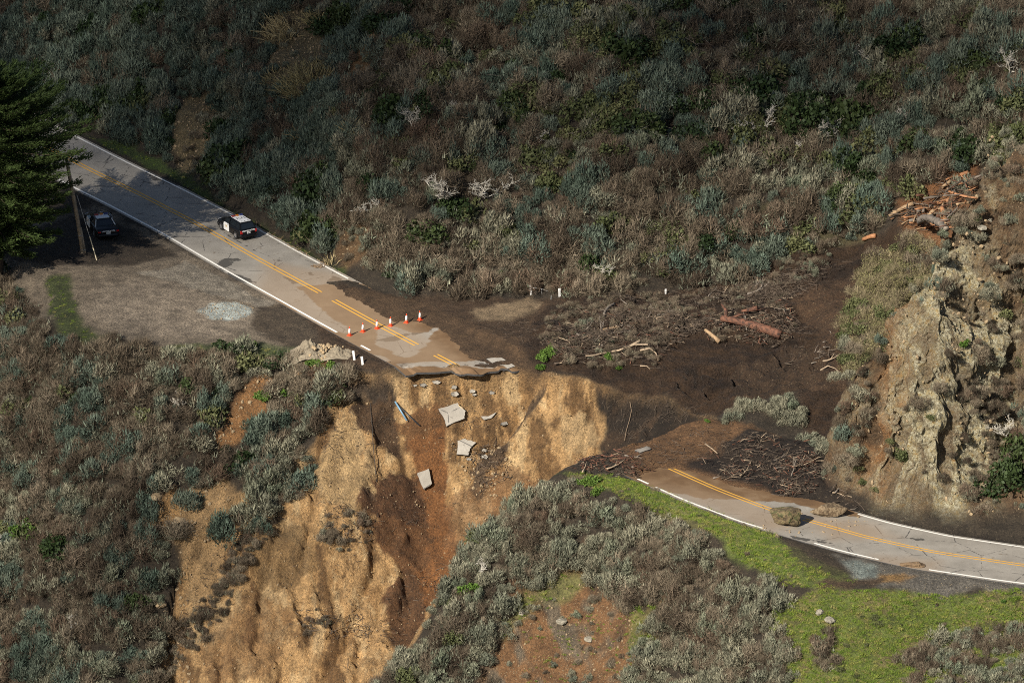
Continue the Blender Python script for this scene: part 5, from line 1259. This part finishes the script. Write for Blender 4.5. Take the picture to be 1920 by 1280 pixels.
log(1322, 625, 1349, 647, .13, .19, M_TANW, 'short pale tan log end sticking out of debris left of the big red log', up=.2)
log(1132, 598, 1152, 577, .11, .13, M_GREYW, 'short grey log leaning up in the brush pile below the hill', up=.25)
log(1124, 624, 1158, 618, .07, .10, M_TANW, 'straight pale tan log lying left of the debris heap', up=.15)
log(1390, 594, 1420, 588, .10, .2, M_RED, 'thin red branch lying behind the big red log', up=.4)
log(1618, 456, 1641, 449, .17, .2, M_SPLIT, 'short fat orange log end lying alone left of the log jam', up=.2)
JAM = [(1667,412,1712,389,.13,.20,M_TANW,'long tan log slanting along the upper left edge of the log jam'),(1722,425,1775,440,.19,.23,M_GREYW,'thick grey log lying lowest at the foot of the log jam'),(1758,391,1779,385,.16,.17,M_SPLIT,'stubby pinkish log in the middle of the log jam'),
       (1735,425,1752,408,.25,.22,M_TANW,'thick tan split log leaning in the lower log jam'),(1765,402,1772,425,.22,.16,M_SPLIT,'orange split stump in the right of the log jam'),(1765,365,1782,352,.12,.14,M_TANW,'straight tan log high in the log jam'),(1800,343,1815,337,.16,.14,M_SPLIT,'bright orange split log at the top of the log jam')]
for i, q in enumerate(JAM): log(*q, group='logs of the log jam', up=.25+.05*i)
random.seed(5); g = np.random.default_rng(5)
jam_poly = [(1668,412),(1720,385),(1760,352),(1825,334),(1838,345),(1815,390),(1790,420),(1775,440),(1735,440),(1700,425)]
def inpoly(P, u, v):
    c = False
    for i in range(len(P)):
        (a, b_), (c_, d_) = P[i], P[(i+1) % len(P)]
        if (b_ > v) != (d_ > v) and u < (c_-a)*(v-b_)/(d_-b_)+a: c = not c
    return c
CLU = {}
def rnd_in(P, clump=False):
    if clump:
        k = id(P)
        if k not in CLU: CLU[k] = [(rnd_in(P), random.uniform(12, 40)) for _ in range(9)]
        for _ in range(20):
            (cu, cv), r = random.choice(CLU[k]); u, v = random.gauss(cu, r), random.gauss(cv, r*.5)
            if inpoly(P, u, v): return u, v
    while True:
        u = random.uniform(min(p[0] for p in P), max(p[0] for p in P)); v = random.uniform(min(p[1] for p in P), max(p[1] for p in P))
        if inpoly(P, u, v): return u, v
LM = [log_mesh('jam_log', 2.0, random.uniform(.04, .11), random.uniform(.03, .09), [M_RED, M_TANW, M_GREYW, M_SPLIT, M_BROWNW][i % 5], .06, 8, .12, 300+i) for i in range(15)]
for i in range(95):
    u, v = rnd_in(jam_poly); p = ground(u, v); o = link('jam_log', LM[i % 15]); a = random.gauss(.55, .55) if random.random() < .75 else random.uniform(0, 3.14)
    o.location = p+Vector((0, 0, random.uniform(.1, .75))); o.rotation_euler = (random.uniform(0, 6), random.uniform(-.35, .25), a); s = random.uniform(.35, 1.15); o.scale = (s, s*random.uniform(.7, 1.2), s*random.uniform(.7, 1.2))
    tag(o, 'broken log or split timber tangled in the log jam below the brush', 'log', 'loose timber of the log jam')
# driftwood over the debris field
def branch_mesh(name, L, r, mat, seed):
    random.seed(seed); mb = MB()
    def go(p, d, L, r, dep):
        pts = [p]; 
        for i in range(5):
            d = (d+Vector((random.uniform(-.25, .25), random.uniform(-.25, .25), random.uniform(-.12, .16)))).normalized(); pts.append(pts[-1]+d*L/5)
        mb.tube(pts, [r*(1-.75*i/5) for i in range(6)], 5)
        if dep:
            for i in (2, 3, 4):
                if random.random() < .7: go(pts[i], (d+Vector((random.uniform(-1, 1), random.uniform(-1, 1), random.uniform(-.1, .6)))).normalized(), L*random.uniform(.3, .55), r*.55, dep-1)
    go(Vector((-L/2, 0, 0)), Vector((1, 0, 0)), L, r, 1); return mb.mesh(name, mat, True)
BM = [branch_mesh('driftwood_branch', random.uniform(1.2, 2.2), random.uniform(.03, .085), [M_DRIFT, M_BROWNW, M_BROWNW, M_GREYW, M_BROWNW][i % 5], 700+i) for i in range(15)]
random.seed(21)
DEB = [([(1010,640),(1040,590),(1120,570),(1250,590),(1330,610),(1250,660),(1230,690),(1060,692)], 90, 'branch tangled in the debris heap right of the broken road', 'driftwood in the debris heap'),
       ([(1250,600),(1330,590),(1400,580),(1480,560),(1500,610),(1470,650),(1340,650)], 45, 'branch in the dark debris around the big red log', 'driftwood around the big log'),
       ([(1100,560),(1250,555),(1420,535),(1500,560),(1380,575),(1250,580)], 40, 'branch scattered in the mud along the foot of the hill', 'driftwood along the hill foot'),
       ([(1300,870),(1400,815),(1520,835),(1560,915),(1480,935),(1350,895)], 40, 'branch in the dark heap beside the right-hand road', 'driftwood beside the right-hand road'),
       ([(1060,880),(1110,855),(1180,845),(1230,890),(1190,895)], 25, 'branch on the brown debris at the tip of the right-hand road', 'driftwood at the tip of the right-hand road'),
       ([(1450,660),(1560,610),(1600,640),(1580,720),(1480,700)], 22, 'branch on the bare mud slope left of the rocky spur', 'driftwood left of the spur'),
       ([(1560,900),(1600,935),(1660,960),(1640,968),(1560,945)], 14, 'bleached branch at the left foot of the rocky spur', 'driftwood at the spur foot')]
for P, n_, lb, grp in DEB:
    for i in range(n_):
        u, v = rnd_in(P, True); o = link('driftwood_branch', BM[random.randrange(15)]); o.location = ground(u, v)+Vector((0, 0, random.uniform(-.06, .14))); o.rotation_euler = (random.uniform(0, 6.28), random.uniform(-.25, .2), random.gauss(.35, .8)); s = random.uniform(.35, 1.0); o.scale = (s, s, s); tag(o, lb, 'branch', grp)
def big_branch(pts, r, label, mat=M_DRIFT, name='driftwood_branch'):
    P = [ground(*q)+Vector((0, 0, .28)) for q in pts]; c = P[0].copy(); mb = MB(); k = len(P)
    mb.tube([p-c for p in P], [r*(1-.6*i/(k-1)) for i in range(k)], 7, jit=.1); o = mb.build(name, mat, None, True); o.location = c; return tag(o, label, 'branch', 'large bleached branches')
big_branch([(1200,645),(1180,655),(1160,663),(1130,668),(1110,673),(1098,673)], .11, 'longest bleached branch curving across the lower debris heap')
big_branch([(1215,652),(1190,652),(1170,660)], .08, 'straight bleached branch crossing the longest one')
big_branch([(1200,663),(1218,659),(1230,668),(1234,682)], .09, 'bent bleached branch at the right end of the debris heap')
big_branch([(1046,638),(1066,645),(1076,662)], .05, 'thin pale arching stem over the green shrub by the road break')
big_branch([(1200,692),(1212,692),(1219,698)], .06, 'small bleached branch on the mud below the debris heap')
big_branch([(1538,700),(1552,692),(1566,697),(1575,705)], .06, 'pale branch on the mud slope left of the spur')
big_branch([(1322,838),(1336,848),(1345,856)], .06, 'pale stick on the brown mud right of the sage bank')
# fine litter: one cover
def litter(name, polys, n, Lr, wr, mat, seed, lift=.12, spread=.35):
    g = np.random.default_rng(seed); V = []; F = []; b = 0
    for P in polys:
        for i in range(int(n)):
            u, v = rnd_in(P, i % 4 > 0); p = ground(u, v); L = g.uniform(*Lr); a = g.normal(.3, .9); e = g.normal(0, spread); d = np.array([math.cos(a)*math.cos(e), math.sin(a)*math.cos(e), math.sin(e)])
            q = np.cross(d, g.normal(size=3)); q /= np.linalg.norm(q); r2 = np.cross(d, q); w_ = g.uniform(*wr); c = np.array(p)+[0, 0, lift*g.uniform(0, 2)]
            A_, B_ = c-d*L/2, c+d*L/2
            V += [A_+q*w_, A_-q*w_*.5+r2*w_*.87, A_-q*w_*.5-r2*w_*.87, B_+q*w_*.5, B_-q*w_*.25+r2*w_*.4, B_-q*w_*.25-r2*w_*.4]; F += [(b, b+1, b+4, b+3), (b+1, b+2, b+5, b+4), (b+2, b, b+3, b+5)]; b += 6
    o = link(name, np_mesh(name, np.array(V), np.array(F), mat, False)); o['kind'] = 'stuff'; return o
random.seed(31)
litter('debris_litter', [DEB[0][0]], 2200, (.25, 1.0), (.012, .035), M_BROWNW, 1, .3)
litter('debris_litter', [DEB[0][0], DEB[1][0], DEB[3][0]], 90, (.2, .8), (.012, .03), M_DRIFT, 2, .25)
litter('debris_litter', [DEB[1][0], DEB[2][0], DEB[3][0], [(1290,560),(1420,525),(1560,490),(1600,500),(1500,560),(1400,575)]], 700, (.25, .9), (.012, .032), M_BROWNW, 3, .25)
litter('debris_litter', [DEB[4][0], [(1060,882),(1120,850),(1300,810),(1420,815),(1300,870),(1200,895)], [(1150,860),(1300,800),(1420,810),(1300,870)], [(880,600),(1000,600),(1030,660),(960,650)], [(1480,600),(1600,520),(1620,640),(1560,730),(1450,690)]], 130, (.15, .6), (.01, .026), M_BROWNW, 4, .08)
litter('debris_litter', [[(640,640),(760,690),(960,700),(1010,720),(1130,740),(1120,770),(640,720)], [(620,760),(650,740),(640,860),(580,930)]], 90, (.2, .7), (.01, .025), M_BROWNW, 5, .1)
litter('debris_litter', [[(470,415),(520,445),(600,488),(640,515),(600,495),(500,440)], [(585,500),(610,495),(612,503),(590,505)]], 60, (.2, .8), (.01, .03), M_TANW, 6, .08)
litter('debris_litter', [DEB[0][0], DEB[1][0], DEB[3][0], DEB[4][0]], 160, (.2, .6), (.02, .06), M_RED, 9, .2)
litter('debris_litter', [jam_poly], 260, (.3, 1.1), (.015, .05), M_BROWNW, 11, .35)
litter('debris_litter', [jam_poly], 120, (.3, 1.0), (.015, .05), M_SPLIT, 12, .35)
litter('slide_roots', [[(640,720),(960,720),(1000,840),(850,1050),(780,1180),(700,1280),(310,1280),(400,980),(590,840)]], 420, (.2, .9), (.01, .028), M_BROWNW, 13, .1, .5)
litter('slide_roots', [[(540,1130),(680,1140),(700,1200),(580,1200)], [(600,940),(710,960),(700,1020),(610,1020)], [(880,850),(940,830),(960,900),(900,930)], [(430,1000),(520,970),(340,1230),(310,1200)]], 160, (.25, .9), (.012, .035), M_BROWNW, 14, .2, .6)
litter('hill_twigs', [[(720,60),(1900,20),(1800,320),(1600,440),(1200,530),(800,520)]], 900, (.5, 1.5), (.008, .018), M_GREYW, 7, .75, .7)
litter('hanging_roots', [[(1120,728),(1240,748),(1330,778),(1250,800),(1180,828),(1145,820)]], 260, (.3, 1.1), (.008, .02), M_BROWNW, 8, .1, 1.2)

# ------------------------------------------------------------------ dead trees and reed clumps
M_DEAD = plain('weathered_grey_wood', (.42, .39, .33), .85, var=.25, scale=5)
def dead_tree_mesh(name, h, seed, spread=1.0):
    random.seed(seed); mb = MB()
    def go(p, d, L, r, dep):
        pts = [p]; k = 5
        for i in range(k):
            d = (d+Vector((random.uniform(-.35, .35), random.uniform(-.35, .35), random.uniform(-.22, .2)))).normalized(); pts.append(pts[-1]+d*L/k)
        mb.tube(pts, [max(.013, r*(1-.5*i/k)) for i in range(k+1)], 5 if dep < 2 else 4, cap=False)
        if dep < 3:
            for i in range(1, k+1):
                for _ in range(2 if i == k else 1):
                    if random.random() < (.92 if dep < 2 else .6):
                        nd = (d*.6+Vector((random.uniform(-1, 1)*spread, random.uniform(-1, 1)*spread, random.uniform(-.25, .8)))).normalized(); go(pts[i], nd, L*random.uniform(.4, .66), r*.60, dep+1)
    for s in range(3): go(Vector((random.uniform(-.15, .15), random.uniform(-.15, .15), .1)), Vector((random.uniform(-1.2, 1.2), random.uniform(-1.2, .3), .9)).normalized(), h*.62, h*.030, 0)
    return mb.mesh(name, M_DEAD, True)
for i, (u, v, h, lb) in enumerate(((838,375,2.6,'left half of the pale dead tree pair in the middle of the hillside'),(915,372,2.6,'right half of the pale dead tree pair in the middle of the hillside'),(775,240,1.9,'pale bare tree above the grey thicket, left of the hillside centre'),(1425,240,2.0,'upright pale dead tree left of the dark evergreen clump'),(1390,250,1.5,'low forked pale branch leaning out left of the dark evergreen clump'),
    (1545,250,2.0,'pale dead tree in front of the dark evergreen clump'),(1565,265,1.6,'smaller pale dead tree at the right of the dark evergreen clump'),(1490,290,1.5,'low pale stems below the dark evergreen clump'),(1700,225,1.1,'small pale dead bush on the right of the hillside'),(1895,140,2.2,'pale bare stems at the right edge high on the hillside'),(1135,520,1.5,'pale curved dead branches in brush just above the mud'),
    (12,1030,1.8,'white dead branches at the left edge of the lower slope'),(1885,820,1.6,'pale dead bush at the right edge on the rocky spur'),(700,400,1.6,'grey leafless bush in the left hillside thicket'),(905,1075,1.0,'thin pale stems at the left rim of the bluff'),(1620,120,1.6,'faint bare stems among dim brush at the upper right of the hillside'),(1010,265,1.3,'small bare branches in brown brush right of the dead tree pair'),(560,330,1.2,'bare grey stems in the blue-green thicket on the cut bank'),(1330,430,1.3,'bare stems in pale brown brush above the big red log'),(860,220,1.3,'bare branches high above the dead tree pair'),(150,1180,1.3,'bare grey branches low on the left slope'),(330,760,1.2,'bare twigs in brown brush at the middle of the left slope'))):
    o = link('dead_tree', dead_tree_mesh('dead_tree', h, 40+i*3)); o.location = ground(u, v); tag(o, lb, 'dead tree', 'pale dead trees')
def reed_mesh(name, n, R, L, seed):
    g = np.random.default_rng(seed); V = []; F = []; b = 0
    for i in range(n):
        a = g.uniform(0, 6.28); r = R*g.uniform(0, 1)**.5; c = np.array([r*math.cos(a), r*math.sin(a), 0]); d = np.array([math.cos(a)*.55*r/R, math.sin(a)*.55*r/R, 1])+g.normal(0, .28, 3); d /= np.linalg.norm(d)
        ln = L*g.uniform(.5, 1.1); s = np.cross(d, g.normal(size=3)); s /= np.linalg.norm(s); w_ = g.uniform(.02, .042); br = g.uniform(-.35, .1)
        m_ = c+d*ln*.6; e = m_+(d+np.array([g.normal(0, .4), g.normal(0, .4), br]))*ln*.45
        V += [c-s*w_, c+s*w_, m_+s*w_, m_-s*w_, e+s*w_*.3, e-s*w_*.3]; F += [(b, b+1, b+2, b+3), (b+3, b+2, b+4, b+5)]; b += 6
    me = np_mesh(name, np.array(V), np.array(F), M_TAN, False); at = me.attributes.new('tone', 'FLOAT', 'POINT'); at.data.foreach_set('value', np.repeat(g.uniform(.55, 1.25, n), 6).astype(np.float32)); return me
for i, (u, v, R, L, n, lb) in enumerate(((575,160,2.0,1.9,520,'largest clump of tall tan reeds on the upper cut bank'),(515,150,.9,1.3,120,'small tan reed clump left of the largest one'),(535,60,1.9,1.6,330,'broad tan reed clump near the top of the picture'),(600,40,1.2,1.4,160,'tan reed clump at the top right of the bare bank'),(572,255,.8,1.3,110,'tan reed clump low on the left part of the cut bank'),(668,250,1.0,1.4,130,'tan reed clump at the right shoulder of the cut bank'),(700,95,.7,1.2,80,'small tan reed clump near the top, right of the dark shrub'),(505,185,.4,.9,30,'tiny wisp of tan reeds under the largest clump'),(620,495,.5,1.0,40,'wisp of tan reeds at the road edge below the cut bank'))):
    o = link('reed_clump', reed_mesh('reed_clump', n, R, L, 900+i)); p = ground(u, v); o.location = p-Vector((0, 0, .1)); jx = min(max(int(np.searchsorted(AX, p.x))-1, 0), nx-1); jy = min(max(int(np.searchsorted(AY, p.y))-1, 0), ny-1)
    nn = Vector(NG[jy, jx]); o.rotation_mode = 'QUATERNION'; o.rotation_quaternion = Vector((0, 0, 1)).rotation_difference((nn+Vector((0, 0, 1.2))).normalized()); tag(o, lb, 'reed clump', 'tan reed clumps')

# ------------------------------------------------------------------ the dark conifer at the left
M_NEEDLE = leaf_mat("conifer_needles", [(0, (.045, .070, .018)), (1, (.052, .080, .022))], .7); M_BARK = plain("conifer_bark", (.09, .065, .045), .95, var=.4, bmp=.6)
def conifer(base, H, R, seed):
    t = empty('cypress_tree', base); random.seed(seed); g = np.random.default_rng(seed); tr = MB(); P = []
    tr.tube([Vector((0, 0, -.5)), Vector((.1, 0, H*.3)), Vector((-.1, .1, H*.65)), Vector((0, 0, H))], [.55, .42, .26, .05], 10, jit=.06); A_, S_, T_ = [], [], []
    for i in range(250):
        a = i*2.4+random.uniform(-.3, .3); f = (i+.5)/250; z = H*(.10+.88*f); ln = R*float(np.interp(f, [0, .25, .5, .65, .85, 1], [.5, .72, .98, 1.0, .6, .12]))*random.uniform(.62, 1.1); el = .05+.5*f+random.uniform(-.12, .12)
        d = Vector((math.cos(a)*math.cos(el), math.sin(a)*math.cos(el), math.sin(el))); p = Vector((0, 0, z)); pts = [p]
        for k in range(6): d = (d+Vector((random.uniform(-.1, .1), random.uniform(-.1, .1), .055 if k > 2 else -.05))).normalized(); pts.append(pts[-1]+d*ln/6)
        tr.tube(pts, [.10*(1-f*.6)*(1-k/7) for k in range(7)], 5, cap=False)
        for k in range(1, 7):
            m_ = 95; c = np.array(pts[k]); dd = np.array((pts[k]-pts[k-1]).normalized())
            sd_ = np.cross(dd, [0, 0, 1]); w_ = .26*ln*(1.15-k/7)
            q = c + dd*g.uniform(-.5, .5, (m_, 1))*ln/6 + sd_*g.normal(0, .55, (m_, 1))*w_ + np.array([0, 0, 1])*g.normal(0.02, .10, (m_, 1))
            di = dd*.9 + sd_*np.sign(((q-c)@sd_))[:, None]*.45 + g.normal(0, .25, (m_, 3)) + [0, 0, .25]; di /= np.linalg.norm(di, axis=1)[:, None]
            s = np.cross(di, g.normal(size=(m_, 3))); s /= np.linalg.norm(s, axis=1)[:, None]; L = g.uniform(.22, .5, (m_, 1)); W_ = g.uniform(.035, .075, (m_, 1))
            A_.append(np.stack([q-s*W_, q+s*W_, q+di*L], 1)); T_.append(g.uniform(.6, 1.25, m_))
    tr.build('trunk', M_BARK, t, True); o = link('crown', leaf_mesh('crown', [((np.concatenate(A_), np.concatenate(T_)), 0)], [M_NEEDLE]), t)
    return t
ct = conifer(Vector(px(-5, 500, -.2)), 17.0, 8.3, 3); tag(ct, 'big dark conifer at the left edge shading the parked sedan', 'tree')

# ------------------------------------------------------------------ a broken cloud added unseen towards the sun, shaped to shade the upper hillside
def shade_cloud():
    g = np.random.default_rng(77); bm = bmesh.new(); bmesh.ops.create_icosphere(bm, subdivisions=1, radius=1); bv = np.array([v.co[:] for v in bm.verts]); bf = np.array([[v.index for v in f.verts] for f in bm.faces]); bm.free()
    V = []; F = []; b = 0; D = 2000.0; n = 0
    while n < CLOUD_N:
        x, y = g.uniform(-150, 150), g.uniform(-90, 180)
        if g.random() > CLOUD_T(x, y): continue
        r = g.uniform(2.2, 4.6); p = np.array([x, y, 0])+np.array(sv)*(D+g.uniform(-25, 25))
        q = bv*(1+g.uniform(-.25, .25, (len(bv), 1)))*r*np.array([1.1, 1.1, .8])+p; V.append(q); F.append(bf+b); b += len(bv); n += 1
    me = np_mesh('shade_cloud', np.concatenate(V), np.concatenate(F), plain('shade_cloud_white', (.8, .8, .8), 1, var=.02)); return struct(link('shade_cloud', me))
CLOUD_N = 1800
def CLOUD_T(x, y): return max(float(np.clip((y - .12*x - 14)/26., 0, 1)), .12*float(np.clip((-x-8)/26., 0, 1)))
shade_cloud()
